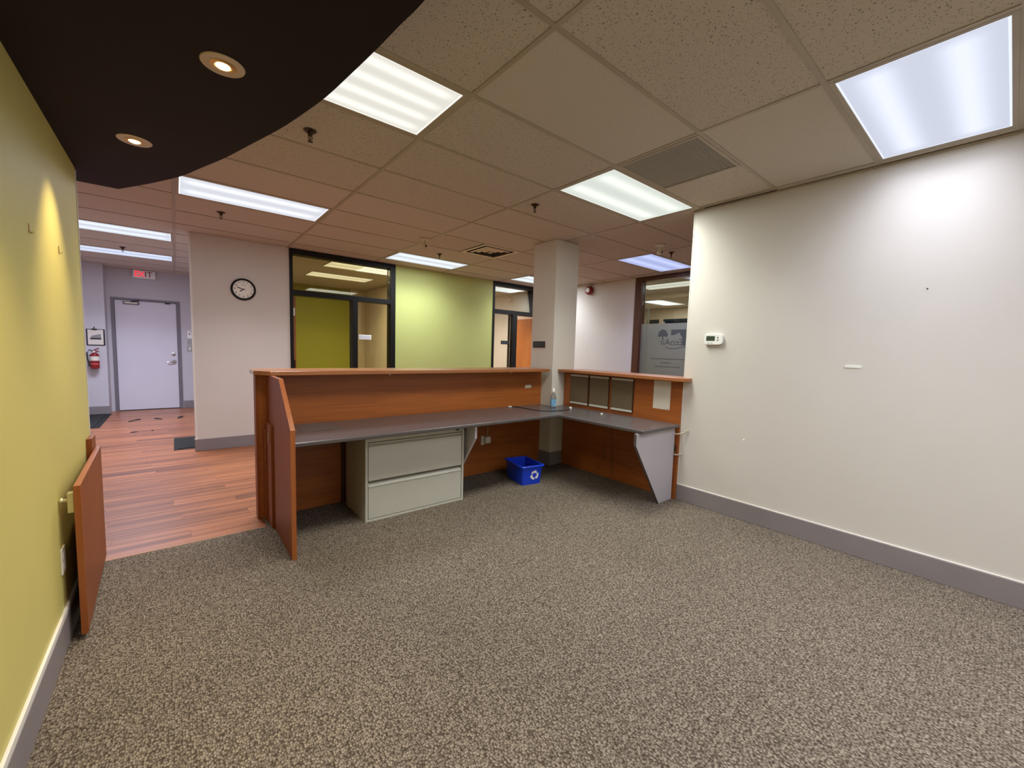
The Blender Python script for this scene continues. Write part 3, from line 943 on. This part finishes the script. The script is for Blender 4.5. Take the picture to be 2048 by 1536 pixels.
# ------------------------------------------------------------------ hall end: exit door and fittings
r = root('door_3', (-0.42, 10.8, 0), 'white steel exit door in a grey frame at the end of the hall', 'door', kind='structure')
put('leaf', MB().box(-0.868, 0.032, 10.815, 10.86, 0.012, 2.122), M['doorpaint'], r, bevel=0.002)
bars(r, M['hmframe'], (-0.92, -0.872, 10.785, 10.95, 0, 2.165), (0.036, 0.09, 10.785, 10.95, 0, 2.165), (-0.872, 0.036, 10.785, 10.95, 2.126, 2.165), name='jamb')
put('stop', MB().box(-0.872, 0.036, 10.862, 10.95, 0.0, 2.126), M['recess'], r)
put('threshold', MB().box(-0.872, 0.036, 10.80, 10.90, 0, 0.010), M['bronze'], r)
lv = put('lever_handle', MB().tube([(-0.03, 10.814, 0.955), (-0.03, 10.765, 0.955), (-0.05, 10.758, 0.955), (-0.135, 10.76, 0.945)], 0.010), M['chrome'], r, smooth=True)
put('rose', MB().lathe([(0.036, -0.012), (0.036, -0.0005)], (-0.03, 10.815, 0.955), axis='y', n=20), M['chrome'], lv)
put('deadbolt', MB().lathe([(0.018, -0.022), (0.030, -0.016), (0.030, -0.0005)], (-0.035, 10.815, 1.105), axis='y', n=20), M['chrome'], r, smooth=True)
cl = put('door_closer', MB().box(-0.75, -0.52, 10.762, 10.8145, 2.052, 2.098), plain('closer_grey', (104, 98, 98), 0.4), r, bevel=0.01)
put('closer_arm', MB().tube([(-0.64, 10.775, 2.10), (-0.56, 10.755, 2.112), (-0.52, 10.775, 2.135)], 0.010), M['ink'], cl)
put('closer_cover', MB().box(-0.725, -0.545, 10.757, 10.7619, 2.062, 2.088), M['cream'], cl)
put('alarm_contact', MB().box(-0.14, -0.06, 10.786, 10.8145, 2.100, 2.121), M['ink'], r)

r = root('exit_sign', (-0.43, 10.7, 2.66), 'white exit sign with red letters above the hall door', 'exit sign')
put('box', MB().box(-0.592, -0.266, 10.72, 10.78, 2.555, 2.705), M['wplastic'], r, bevel=0.004)
put('mount', MB().box(-0.48, -0.38, 10.78, 10.7995, 2.58, 2.69), M['wplastic'], r)
em_red = emit('exit_red_lit', (255, 36, 52), 1.6)
for ch, xx, mt in (('E', -0.535, em_red), ('X', -0.466, em_red), ('I', -0.408, M['red']), ('T', -0.348, M['red'])):
    text_mesh(ch, 0.150, facing_minus_y(xx, 10.7195, 2.626), 'letter', mt, r, 0.0006)

r = root('clipboard', (-1.10, 10.47, 1.40), 'black clipboard with printed sheet above the fire extinguisher', 'clipboard')
bd = Matrix.Rotation(math.radians(-3), 4, 'Y')
put('board', MB().box(-1.225, -0.985, 10.468, 10.4795, 1.252, 1.548), M['blackpl'], r, bevel=0.006)
ps = put('sheet', MB().box(-1.206, -1.006, 10.4665, 10.468, 1.268, 1.536), M['paper'], r)
put('picture', MB().extrude([(-1.175, 1.36), (-1.035, 1.36), (-1.038, 1.462), (-1.16, 1.425)], 'y', 10.4658, 10.4664), M['inkgrey'], ps)
put('picture_band', MB().box(-1.178, -1.034, 10.4652, 10.4658, 1.362, 1.388), M['ink'], ps)
put('clip', MB().box(-1.155, -1.085, 10.455, 10.466, 1.530, 1.552), M['black'], r, bevel=0.003)
put('hook', MB().tube([(-1.12, 10.474, 1.55), (-1.12, 10.460, 1.575), (-1.12, 10.474, 1.59)], 0.006), M['black'], r)

ex, ey = -1.125, 10.395
r = root('fire_extinguisher', (ex, ey, 0.83), 'red fire extinguisher with black hose hanging under the clipboard', 'fire extinguisher')
put('cylinder', MB().lathe([(0.040, 0.835), (0.060, 0.85), (0.062, 0.88), (0.062, 1.06), (0.05, 1.10), (0.02, 1.125)], (ex, ey, 0), n=24), M['red'], r, smooth=True)
put('label', MB().lathe([(0.0628, 0.985), (0.0628, 1.062)], (ex, ey, 0), n=24), M['cream'], r)
put('label', MB().lathe([(0.0628, 0.915), (0.0628, 0.935)], (ex, ey, 0), n=24), M['redlbl'], r)
vl = put('valve', MB().lathe([(0.018, 1.12), (0.022, 1.14), (0.018, 1.165)], (ex, ey, 0), n=14), M['chrome'], r, smooth=True)
put('grip', MB().tube([(ex - 0.01, ey - 0.005, 1.165), (ex + 0.06, ey - 0.02, 1.205)], 0.010), M['red'], vl)
put('grip', MB().tube([(ex - 0.01, ey - 0.005, 1.15), (ex + 0.06, ey - 0.03, 1.15)], 0.009), M['red'], vl)
put('gauge', MB().lathe([(0.016, -0.030), (0.016, -0.018)], (ex, ey, 1.145), axis='y', n=14), M['cream'], vl)
put('hose', MB().tube([(ex - 0.015, ey, 1.15), (ex - 0.06, ey - 0.01, 1.175), (ex - 0.092, ey - 0.02, 1.12), (ex - 0.088, ey - 0.03, 1.02), (ex - 0.072, ey - 0.03, 0.94), (ex - 0.068, ey - 0.03, 0.88)], 0.011), M['blackpl'], r, smooth=True)
put('strap', MB().lathe([(0.065, 1.065), (0.065, 1.085)], (ex, ey, 0), n=24), M['red'], r)
put('bracket', MB().box(ex - 0.02, ex + 0.02, ey + 0.055, 10.4795, 0.95, 1.15), M['red'], r)

r = root('wall_notice', (0.23, 10.79, 1.52), 'white notice holder on the wall right of the exit door', 'notice')
put('panel', MB().box(0.195, 0.36, 10.789, 10.7995, 1.435, 1.60), M['wplastic'], r, bevel=0.003)
put('print', MB().box(0.235, 0.33, 10.7882, 10.789, 1.572, 1.583), M['ink'], r)
for i in range(3):
    put('print', MB().box(0.222 + 0.04 * i, 0.238 + 0.04 * i, 10.7882, 10.789, 1.50, 1.55), M['inkgrey'], r)
r = root('intercom_plate', (0.26, 10.79, 1.37), 'grey blank plate under the white notice', 'wall plate')
put('plate', MB().box(0.195, 0.33, 10.789, 10.7995, 1.318, 1.418), plain('plate_grey', (168, 164, 160), 0.5), r, bevel=0.003)
put('screw', MB().lathe([(0.005, -0.002), (0.005, 0.0)], (0.262, 10.789, 1.368), axis='y', n=8), M['chrome'], r)
r = root('light_switch', (0.25, 10.79, 1.23), 'double light switch right of the exit door', 'light switch')
put('plate', MB().box(0.185, 0.315, 10.790, 10.7995, 1.165, 1.29), MATS['plate_grey'], r, bevel=0.003)
for xx in (0.212, 0.268):
    put('rocker', MB().box(xx, xx + 0.03, 10.784, 10.790, 1.195, 1.26), M['cream'], r, bevel=0.002)

# ------------------------------------------------------------------ mats and scraps on the hall floor
r = root('floor_mat', (-1.3, 9.7, 0), 'black rubber floor mat below the fire extinguisher', 'floor mat', 'dark rubber floor mats')
put('pad', MB().box(-1.78, -1.02, 8.95, 10.44, 0.0002, 0.012), M['mat'], r, bevel=0.003)
put('border', MB().prism([(-1.82, 8.89), (-0.95, 8.89), (-0.95, 10.46), (-1.82, 10.46)], 0.0001, 0.005), M['matedge'], r, bevel=0.002)
r = root('floor_mat', (0.2, 7.05, 0), 'grey rubber floor mat at the foot of the clock wall corner', 'floor mat', 'dark rubber floor mats')
put('pad', MB().box(-0.01, 0.60, 6.69, 7.40, 0.0002, 0.012), M['mat'], r, bevel=0.003)
put('border', MB().box(-0.055, 0.645, 6.64, 7.46, 0.0001, 0.005), M['matedge'], r, bevel=0.002)
def scrap(name, pts, label, h=0.006):
    cx_ = sum(p[0] for p in pts) / len(pts)
    cy_ = sum(p[1] for p in pts) / len(pts)
    o = put(name, MB().prism(pts, 0.0003, h), M['debris'], loc=(cx_, cy_, 0), bevel=0.002)
    tag(o, label, 'leaf scrap', 'dark scraps on the hall floor')
scrap('leaf_scrap', [(-0.66, 9.32), (-0.60, 9.36), (-0.57, 9.42), (-0.50, 9.47), (-0.51, 9.56), (-0.56, 9.57), (-0.60, 9.46), (-0.64, 9.42)], 'long dark leaf scrap lying leftmost before the exit door')
scrap('leaf_scrap', [(-0.335, 9.50), (-0.30, 9.42), (-0.25, 9.40), (-0.215, 9.34), (-0.22, 9.42), (-0.27, 9.55), (-0.31, 9.58)], 'dark pointed leaf scrap in the middle before the exit door')
scrap('leaf_scrap', [(-0.01, 9.35), (0.03, 9.36), (0.07, 9.48), (0.075, 9.60), (0.04, 9.63), (-0.005, 9.52)], 'dark rounded leaf scrap on the right before the exit door')
scrap('leaf_scrap', [(-0.57, 8.22), (-0.52, 8.20), (-0.47, 8.27), (-0.50, 8.31), (-0.55, 8.27)], 'thin dark scrap nearer the viewer on the hall floor', 0.003)
scrap('leaf_scrap', [(-0.325, 8.26), (-0.305, 8.24), (-0.295, 8.30), (-0.315, 8.33)], 'tiny dark crumb on the hall floor', 0.004)

# ------------------------------------------------------------------ reception counter (long run)
r = root('reception_counter', (2.0, 3.6, 0), 'long cherry wood reception counter running to the column', 'reception counter')
put('back_panel', MB().box(0.487, 3.4995, 3.690, 3.715, 0.0045, 1.152), M['cherry'], r, bevel=0.001)
put('front_panel', MB().box(0.487, 3.4995, 3.76, 3.785, 0.0, 1.152), M['cherry'], r)
put('end_cap', MB().box(0.467, 0.487, 3.690, 3.785, 0.0045, 1.152), M['cherry_z'], r, bevel=0.001)
led = [(0.56, 3.93), (0.452, 3.86), (0.452, 3.63), (0.545, 3.515), (3.47, 3.515), (3.47, 3.93)]
lg = put('ledge', MB().prism(led, 1.152, 1.184), M['ledge_x'], r, bevel=0.003)
put('end_plate', MB().extrude([(3.64, 1.156), (3.85, 1.156), (3.85, 1.180), (3.64, 1.180)], 'x', 0.4490, 0.4515), M['alu'], lg)
put('end_panel', MB().extrude([(2.835, 0.0045), (2.835, 0.852), (3.185, 1.150), (3.6895, 1.150), (3.6895, 0.0045)], 'x', 0.541, 0.568), M['cherry_z'], r, bevel=0.0015)
ebm = MB().extrude([(2.8315, 0.0045), (2.8315, 0.853), (3.184, 1.1515), (3.60, 1.1515), (3.60, 1.1495), (3.1855, 1.1495), (2.8345, 0.852), (2.8345, 0.0045)], 'x', 0.5405, 0.5685)
put('edge_band', ebm, M['edge'], r)
lp = put('latch_post', MB().box(0.512, 0.5405, 3.605, 3.6895, 0.0045, 0.735), M['cherry_z'], r, bevel=0.001)
put('latch_cleat', MB().box(0.524, 0.5405, 3.430, 3.6049, 0.0045, 0.79), M['cherry_z'], lp, bevel=0.001)
put('strike', MB().box(0.516, 0.5239, 3.46, 3.51, 0.655, 0.725), plain('strike_brown', (150, 110, 92), 0.4), lp)
sp = [(2.995, 0.708), (2.995, 0.60), (3.42, 0.0045), (3.6895, 0.0045), (3.6895, 0.708)]
put('support_panel', MB().extrude(sp, 'x', 2.050, 2.072), M['support'], r, bevel=0.001)
put('panel_joint', MB().box(1.10, 1.13, 3.672, 3.6898, 0.0045, 0.70), M['dkwood'], r)
for xx in (1.51, 2.95):
    put('mounting_clip', MB().box(xx - 0.006, xx + 0.006, 3.60, 3.615, 1.135, 1.1518), M['wplastic'], r)

# short run along the right
r = root('return_counter', (3.7, 2.7, 0), 'short cherry wood counter between the column and the right wall', 'reception counter')
put('back_panel', MB().box(3.700, 3.722, 1.968, 3.4875, 0.0045, 1.152), M['cherry_y'], r, bevel=0.001)
put('front_panel', MB().box(3.79, 3.812, 1.968, 3.4995, 0.0, 1.152), M['cherry_y'], r)
led = [(3.585, 3.495), (3.585, 1.96), (3.64, 1.885), (3.7195, 1.885), (3.7195, 1.9685), (3.845, 1.9685), (3.98, 1.9685), (3.98, 3.495)]
put('ledge', MB().prism(led, 1.152, 1.184), M['ledge_y'], r, bevel=0.003)
sp = [(3.045, 0.708), (3.045, 0.605), (3.462, 0.0045), (3.682, 0.0045), (3.682, 0.708)]
put('support_panel', MB().extrude(sp, 'y', 2.000, 2.022), M['support'], r, bevel=0.001)
put('support_edge', MB().extrude([(3.0425, 0.708), (3.0425, 0.604), (3.4605, 0.0045), (3.4635, 0.0045), (3.0455, 0.606), (3.0455, 0.708)], 'y', 1.9995, 2.0225), M['desk'], r)
put('latch_block', MB().box(3.684, 3.6998, 1.985, 2.012, 0.47, 0.53), M['dkwood'], r, bevel=0.003)

# L-shaped worktop
wt = [(0.570, 3.688), (0.570, 2.965), (3.075, 2.965), (3.075, 1.962), (3.697, 1.962), (3.697, 3.486), (3.486, 3.486), (3.486, 3.688)]
o = put('worktop', MB().prism(wt, 0.709, 0.740), M['desk'], loc=(2.0, 3.3, 0.709), bevel=0.008, seg=3)
tag(o, 'dark grey laminate L-shaped worktop below the cherry counters', 'worktop')

# ------------------------------------------------------------------ lateral file cabinet
fx0, fx1, fy0, fy1, fz = 1.117, 2.022, 3.128, 3.60, 0.684
r = root('file_cabinet', (1.57, 3.36, 0), 'putty coloured two-drawer lateral file cabinet under the long worktop', 'file cabinet')
bd = MB()
bd.box(fx0, fx0 + 0.02, fy0, fy1, 0.0045, fz).box(fx1 - 0.02, fx1, fy0, fy1, 0.0045, fz).box(fx0 + 0.02, fx1 - 0.02, fy1 - 0.01, fy1, 0.0045, fz)
bd.box(fx0 + 0.02, fx1 - 0.02, fy0 + 0.004, fy1 - 0.01, 0.645, fz).box(fx0 + 0.02, fx1 - 0.02, fy0, fy1 - 0.01, 0.0045, 0.022)
put('body', bd, M['putty'], r, bevel=0.0015)
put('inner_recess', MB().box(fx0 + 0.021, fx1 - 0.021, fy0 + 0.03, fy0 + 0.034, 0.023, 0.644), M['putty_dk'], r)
for z0, z1 in ((0.335, 0.612), (0.026, 0.292)):
    d = put('drawer', MB().box(fx0 + 0.025, fx1 - 0.025, fy0 + 0.002, fy0 + 0.026, z0, z1), M['putty'], r, bevel=0.003)
    put('pull', MB().extrude([(fy0 + 0.012, z1 + 0.004), (fy0 - 0.002, z1 - 0.006), (fy0 - 0.002, z1 - 0.002), (fy0 + 0.012, z1 + 0.012), (fy0 + 0.026, z1 + 0.020), (fy0 + 0.026, z1 + 0.004)], 'x', fx0 + 0.025, fx1 - 0.025), M['putty'], d)
put('drawer_lip', MB().box(fx0 + 0.025, fx1 - 0.025, fy0 + 0.006, fy0 + 0.02, 0.628, 0.638), M['putty'], r)
put('lock', MB().lathe([(0.008, -0.003), (0.010, 0.0), (0.010, 0.004)], (1.585, fy0 + 0.004, 0.664), axis='y', n=16), M['chrome'], r)
put('badge', MB().box(1.93, 1.972, fy0 + 0.0025, fy0 + 0.0042, 0.660, 0.670), M['black'], r)

# ------------------------------------------------------------------ swing gate and its post
r = root('swing_gate', (-0.37, 3.5, 0), 'cherry wood swing gate folded back along the green wall', 'gate')
put('panel', MB().prism([(-0.374, 2.62), (-0.352, 2.62), (-0.377, 3.535), (-0.399, 3.535)], 0.03, 0.730), M['cherry_z'], r, bevel=0.0015)
put('edge_band', MB().prism([(-0.3745, 2.6175), (-0.3515, 2.6175), (-0.3515, 2.62), (-0.3745, 2.62)], 0.03, 0.7305).prism([(-0.3742, 2.62), (-0.3518, 2.62), (-0.3768, 3.535), (-0.3992, 3.535)], 0.730, 0.7318), M['edge'], r)
lt = put('latch', MB().box(-0.396, -0.3745, 2.624, 2.664, 0.610, 0.700), M['latch'], r, bevel=0.002)
put('latch_bolt', MB().tube([(-0.396, 2.644, 0.665), (-0.418, 2.644, 0.665)], 0.008), M['latch'], lt)
put('latch_knob', MB().lathe([(0.011, -0.421), (0.013, -0.416), (0.011, -0.410)], (0, 2.644, 0.665), axis='x', n=14), M['latch'], lt)
put('hinge', MB().tube([(-0.386, 3.541, 0.56), (-0.386, 3.541, 0.64)], 0.006), M['brass'], r)
put('hinge', MB().tube([(-0.386, 3.541, 0.10), (-0.386, 3.541, 0.18)], 0.006), M['brass'], r)
o = put('gate_post', MB().box(-0.4249, -0.4005, 3.415, 3.56, 0.177, 0.80).box(-0.4125, -0.4005, 3.415, 3.56, 0.0045, 0.1769), M['cherry_z'], loc=(-0.41, 3.49, 0.0), bevel=0.001)
tag(o, 'narrow cherry wood post fixed to the end of the green wall', 'post')
r = root('wall_outlet', (-0.42, 2.65, 0.40), 'white outlet plate low on the green wall behind the gate', 'wall outlet')
put('plate', MB().box(-0.4249, -0.419, 2.61, 2.685, 0.335, 0.45), M['cream'], r, bevel=0.002)
for z in (0.37, 0.415):
    put('socket', MB().box(-0.4189, -0.4175, 2.632, 2.662, z - 0.014, z + 0.014), M['white'], r)
for y_, z_, lb in ((2.45, 1.807, 'small brass picture hook on the green wall, nearer one'), (2.97, 1.811, 'small brass picture hook on the green wall, nearer the wall end')):
    r = root('picture_hook', (-0.42, y_, z_), lb, 'hook', 'picture hooks on the green wall')
    put('plate', MB().box(-0.4249, -0.4225, y_ - 0.008, y_ + 0.008, z_ - 0.012, z_ + 0.022), M['brass'], r)
    put('hook', MB().tube([(-0.4215, y_, z_ - 0.008), (-0.4175, y_, z_ - 0.014), (-0.4135, y_, z_ - 0.010), (-0.4135, y_, z_ - 0.004)], 0.002), M['brass'], r)

# ------------------------------------------------------------------ right wall details
r = root('thermostat', (3.71, 1.705, 1.545), 'white digital thermostat on the right wall', 'thermostat')
th = [(1.705 + 0.080 * math.copysign(abs(math.cos(a)) ** 0.35, math.cos(a)), 1.546 + 0.048 * math.copysign(abs(math.sin(a)) ** 0.55, math.sin(a))) for a in [i * 2 * math.pi / 40 for i in range(40)]]
put('case', MB().extrude(th, 'x', 3.690, 3.7199), M['wplastic'], r, bevel=0.004)
put('display', MB().box(3.6888, 3.6902, 1.690, 1.765, 1.533, 1.575), M['lcd'], r)
for z in (1.562, 1.540):
    put('button', MB().lathe([(0.006, -0.002), (0.008, 0.0)], (3.690, 1.664, z), axis='x', n=14), M['inkgrey'], r)
for yy in (1.745, 1.715):
    put('button', MB().box(3.6888, 3.6902, yy - 0.007, yy + 0.007, 1.511, 1.516), M['inkgrey'], r)
r = root('adhesive_strip', (3.715, 0.72, 1.355), 'white adhesive mounting strip on the right wall', 'mounting strip')
put('strip', MB().box(3.716, 3.7199, 0.685, 0.768, 1.344, 1.364), M['wplastic'], r, bevel=0.001)
put('pull_tab', MB().lathe([(0.0095, -0.002), (0.0095, 0.0)], (3.7197, 0.682, 1.354), axis='x', n=16), M['wplastic'], r)
tag(put('wall_nail', MB().lathe([(0.004, -0.004), (0.004, 0.0)], (3.72, 0.388, 1.869), axis='x', n=10), M['bronze'], loc=(3.72, 0.388, 1.869)), 'tiny dark nail high on the right wall', 'nail')
tag(put('wall_anchor', MB().lathe([(0.005, -0.003), (0.007, 0.0)], (3.72, 1.402, 0.694), axis='x', n=12), M['wplastic'], loc=(3.72, 1.402, 0.694)), 'tiny white screw anchor on the right wall below the thermostat', 'anchor')

# cable clips at the end of the short counter
tag(put('cable_clip', MB().tube([(3.66, 1.990, 0.650), (3.672, 1.972, 0.648), (3.690, 1.925, 0.662), (3.712, 1.885, 0.695)], 0.0065), M['cable_w'], loc=(3.70, 1.97, 0.65), smooth=True), 'white looped cable stub just under the end of the worktop', 'cable', 'white cable stubs by the right wall')
tag(put('cable_clip', MB().tube([(3.668, 1.990, 0.448), (3.676, 1.975, 0.446), (3.690, 1.955, 0.450), (3.712, 1.935, 0.462)], 0.0065), M['cable_w'], loc=(3.70, 1.98, 0.45), smooth=True), 'white looped cable stub lower down beside the grey support panel', 'cable', 'white cable stubs by the right wall')

# ------------------------------------------------------------------ boards and paper on the short counter
for y0_, y1_, lb in ((3.104, 3.367, 'olive tack board nearest the column'), (2.811, 3.072, 'middle olive tack board of three above the worktop'), (2.500, 2.765, 'olive tack board of three nearest the blank sheet')):
    r = root('tack_board', (3.69, (y0_ + y1_) / 2, 0.95), lb, 'tack board', 'olive tack boards on the short counter')
    put('frame', MB().box(3.692, 3.6998, y0_ - 0.012, y1_ + 0.012, 0.776, 1.136), M['dkwood'], r, bevel=0.001)
    put('panel', MB().box(3.686, 3.692, y0_, y1_, 0.784, 1.130), M['fabric'], r)
    put('rail', MB().box(3.683, 3.692, y0_ - 0.002, y1_ + 0.002, 1.108, 1.132), M['alu'], r, bevel=0.002)
    put('rail', MB().box(3.683, 3.692, y0_ - 0.002, y1_ + 0.002, 0.780, 0.802), M['alu'], r, bevel=0.002)
r = root('blank_sheet', (3.698, 2.17, 1.0), 'blank pale paper sheet stuck on the short counter', 'paper')
put('sheet', MB().box(3.6985, 3.6998, 2.08, 2.262, 0.861, 1.140), M['paper'], r)
put('corner_print', MB().box(3.698, 3.6985, 2.088, 2.112, 0.868, 0.873), M['inkgrey'], r)
tag(put('label_sticker', MB().box(3.235, 3.331, 3.6885, 3.6899, 0.947, 0.984), M['paper'], loc=(3.28, 3.689, 0.965)), 'small white label stuck on the long counter panel near the column', 'label')

# ------------------------------------------------------------------ bottle, cable, pad on the worktop
bx, by, bz = 3.425, 3.395, 0.7402
r = root('sanitizer_bottle', (bx, by, bz), 'clear squeeze bottle with blue label and white nozzle', 'bottle')
pl_, nt, b = new_mat('clear_plastic')
b.inputs['Base Color'].default_value = lin((190, 186, 180))
b.inputs['Roughness'].default_value = 0.12
b.inputs['Transmission Weight'].default_value = 0.85
b.inputs['IOR'].default_value = 1.3
put('body', MB().lathe([(0.030, 0.0), (0.034, 0.004), (0.034, 0.105), (0.031, 0.125), (0.022, 0.150), (0.016, 0.165), (0.016, 0.182)], (bx, by, bz), n=28), pl_, r, smooth=True)
put('label', MB().lathe([(0.0345, 0.012), (0.0345, 0.098)], (bx, by, bz), n=28), plain('label_blue', (120, 172, 214), 0.4, var=0.35, vscale=45), r, smooth=True)
put('nozzle', MB().lathe([(0.017, 0.178), (0.017, 0.202), (0.010, 0.208), (0.006, 0.226), (0.003, 0.234)], (bx, by, bz), n=20), M['wplastic'], r, smooth=True)

r = root('patch_cable', (3.2, 3.3, 0.74), 'dark network cable lying across the worktop corner', 'cable')
put('cord', MB().tube([(3.00, 3.655, 0.7445), (3.045, 3.56, 0.7445), (3.05, 3.45, 0.7445), (3.047, 3.36, 0.7445), (3.075, 3.25, 0.7445), (3.15, 3.17, 0.7445), (3.28, 3.14, 0.7445), (3.41, 3.145, 0.7445), (3.50, 3.19, 0.7445)], 0.004), M['cable'], r, smooth=True)
put('plug', MB().box(2.96, 3.005, 3.646, 3.664, 0.7402, 0.750), M['wplastic'], r, bevel=0.002)
put('plug', MB().box(3.495, 3.52, 3.185, 3.205, 0.7402, 0.765), M['wplastic'], r, bevel=0.002)
tag(put('plastic_stub', MB().lathe([(0.011, 0.0), (0.013, 0.006), (0.009, 0.012)], (3.515, 2.75, 0.7402), n=14), M['wplastic'], loc=(3.515, 2.75, 0.7402), smooth=True), 'small white plastic cap on the short worktop', 'cap')
pad = [(0.715, 3.325)] + [(0.855 - 0.14 * math.cos(a) , 3.36 + 0.265 * math.sin(a)) for a in [i * math.pi / 24 for i in range(1, 24)]] + [(0.995, 3.325)]
tag(put('desk_pad', MB().prism(pad, 0.7401, 0.7425), M['grey_pad'], loc=(0.855, 3.4, 0.74), bevel=0.001), 'thin grey half-oval pad on the worktop beside the end panel', 'desk pad')

# ------------------------------------------------------------------ under the worktop
r = root('power_adapter', (2.66, 3.66, 0.38), 'white power adapter plugged in low under the worktop', 'adapter')
put('plate', MB().box(2.605, 2.655, 3.682, 3.6899, 0.33, 0.43), M['cream'], r, bevel=0.002)
put('block', MB().box(2.635, 2.705, 3.635, 3.6818, 0.352, 0.425), M['cream'], r, bevel=0.006)
put('cord', MB().tube([(2.67, 3.66, 0.425), (2.675, 3.66, 0.55), (2.68, 3.675, 0.708)], 0.003), M['cable_w'], r)
tag(put('hanging_cord', MB().tube([(3.69, 2.74, 0.70), (3.685, 2.745, 0.50), (3.685, 2.72, 0.25), (3.67, 2.71, 0.05), (3.64, 2.76, 0.010), (3.62, 2.84, 0.0085), (3.655, 2.93, 0.012), (3.685, 2.90, 0.10), (3.69, 2.83, 0.20), (3.69, 2.84, 0.38)], 0.0035), plain('cord_tan', (120, 92, 66), 0.6), loc=(3.68, 2.8, 0.0), smooth=True), 'thin pale cord hanging under the short worktop', 'cable')

# blue recycling bin
bxr = root('recycling_bin', (2.868, 3.25, 0.0045), 'small blue recycling bin with white loop symbol', 'recycling bin')
bxr.rotation_euler = (0, 0, math.radians(-10))
def binmesh():
    me_v, me_f = [], []
    def loop(hx, hy, z, rad=0.018, k=4):
        pts = []
        for sx, sy, a0 in ((1, 1, 0), (-1, 1, 90), (-1, -1, 180), (1, -1, 270)):
            for i in range(k + 1):
                a = math.radians(a0 + 90 * i / k)
                pts.append((sx * (hx - rad) + rad * math.cos(a), sy * (hy - rad) + rad * math.sin(a), z))
        return pts
    loops = [loop(0.112, 0.165, 0.0), loop(0.124, 0.183, 0.192), loop(0.137, 0.196, 0.194), loop(0.139, 0.198, 0.188), loop(0.139, 0.198, 0.200), loop(0.134, 0.193, 0.205), loop(0.123, 0.182, 0.203), loop(0.110, 0.163, 0.006)]
    n = len(loops[0])
    for l in loops:
        me_v.extend(l)
    for a in range(len(loops) - 1):
        for i in range(n):
            j = (i + 1) % n
            me_f.append((a * n + i, a * n + j, (a + 1) * n + j, (a + 1) * n + i))
    me_f.append(tuple(reversed(range(n))))
    me_f.append(tuple((len(loops) - 1) * n + i for i in range(n)))
    mb = MB()
    mb.v, mb.f = me_v, me_f
    return mb
me = binmesh().mesh('tub')
me.materials.append(M['blue'])
o = bpy.data.objects.new('tub', me)
COL.objects.link(o)
o.parent = bxr
for p in me.polygons:
    p.use_smooth = len(p.vertices) <= 4
es = o.modifiers.new('edges', 'EDGE_SPLIT')
es.split_angle = math.radians(35)
# symbol: three bent arrows on the sloping front face
sy = MB()
def arrow(k):
    """one third of the recycling loop: a folded band ending in an arrow head"""
    rot = math.radians(-120 * k)
    def T_(p):
        x_, y_ = p
        return (x_ * math.cos(rot) - y_ * math.sin(rot), x_ * math.sin(rot) + y_ * math.cos(rot))
    def C_(rad, deg):
        return (rad * math.cos(math.radians(deg)), rad * math.sin(math.radians(deg)))
    quads = []
    for i in range(6):                      # bent band
        a0, a1 = 150 - 12 * i, 150 - 12 * (i + 1)
        quads.append([C_(0.0165, a0), C_(0.0295, a0), C_(0.0295, a1), C_(0.0165, a1)])
    quads.append([C_(0.0110, 80), C_(0.036, 80), C_(0.0235, 40)])        # arrow head
    for q in quads:
        pts = [T_(p) for p in q]
        b_ = len(sy.v)
        for d in (0.0, 0.0012):
            for u, v_ in pts:
                zz = 0.098 + v_ * 1.65
                sy.v.append((0.028 + u * 1.65, -(0.165 + (0.183 - 0.165) * zz / 0.192) - 0.0004 - d, zz))
        n_ = len(pts)
        sy.f.append(tuple(b_ + n_ + i for i in range(n_)))
        sy.f.append(tuple(b_ + i for i in reversed(range(n_))))
        for i in range(n_):
            j = (i + 1) % n_
            sy.f.append((b_ + i, b_ + j, b_ + n_ + j, b_ + n_ + i))
for k in range(3):
    arrow(k)
me = sy.mesh('symbol')
me.materials.append(M['wplastic'])
o = bpy.data.objects.new('symbol', me)
COL.objects.link(o)
o.parent = bxr

# ------------------------------------------------------------------ tidy helper properties
for o in bpy.data.objects:
    if '_org' in o:
        del o['_org']
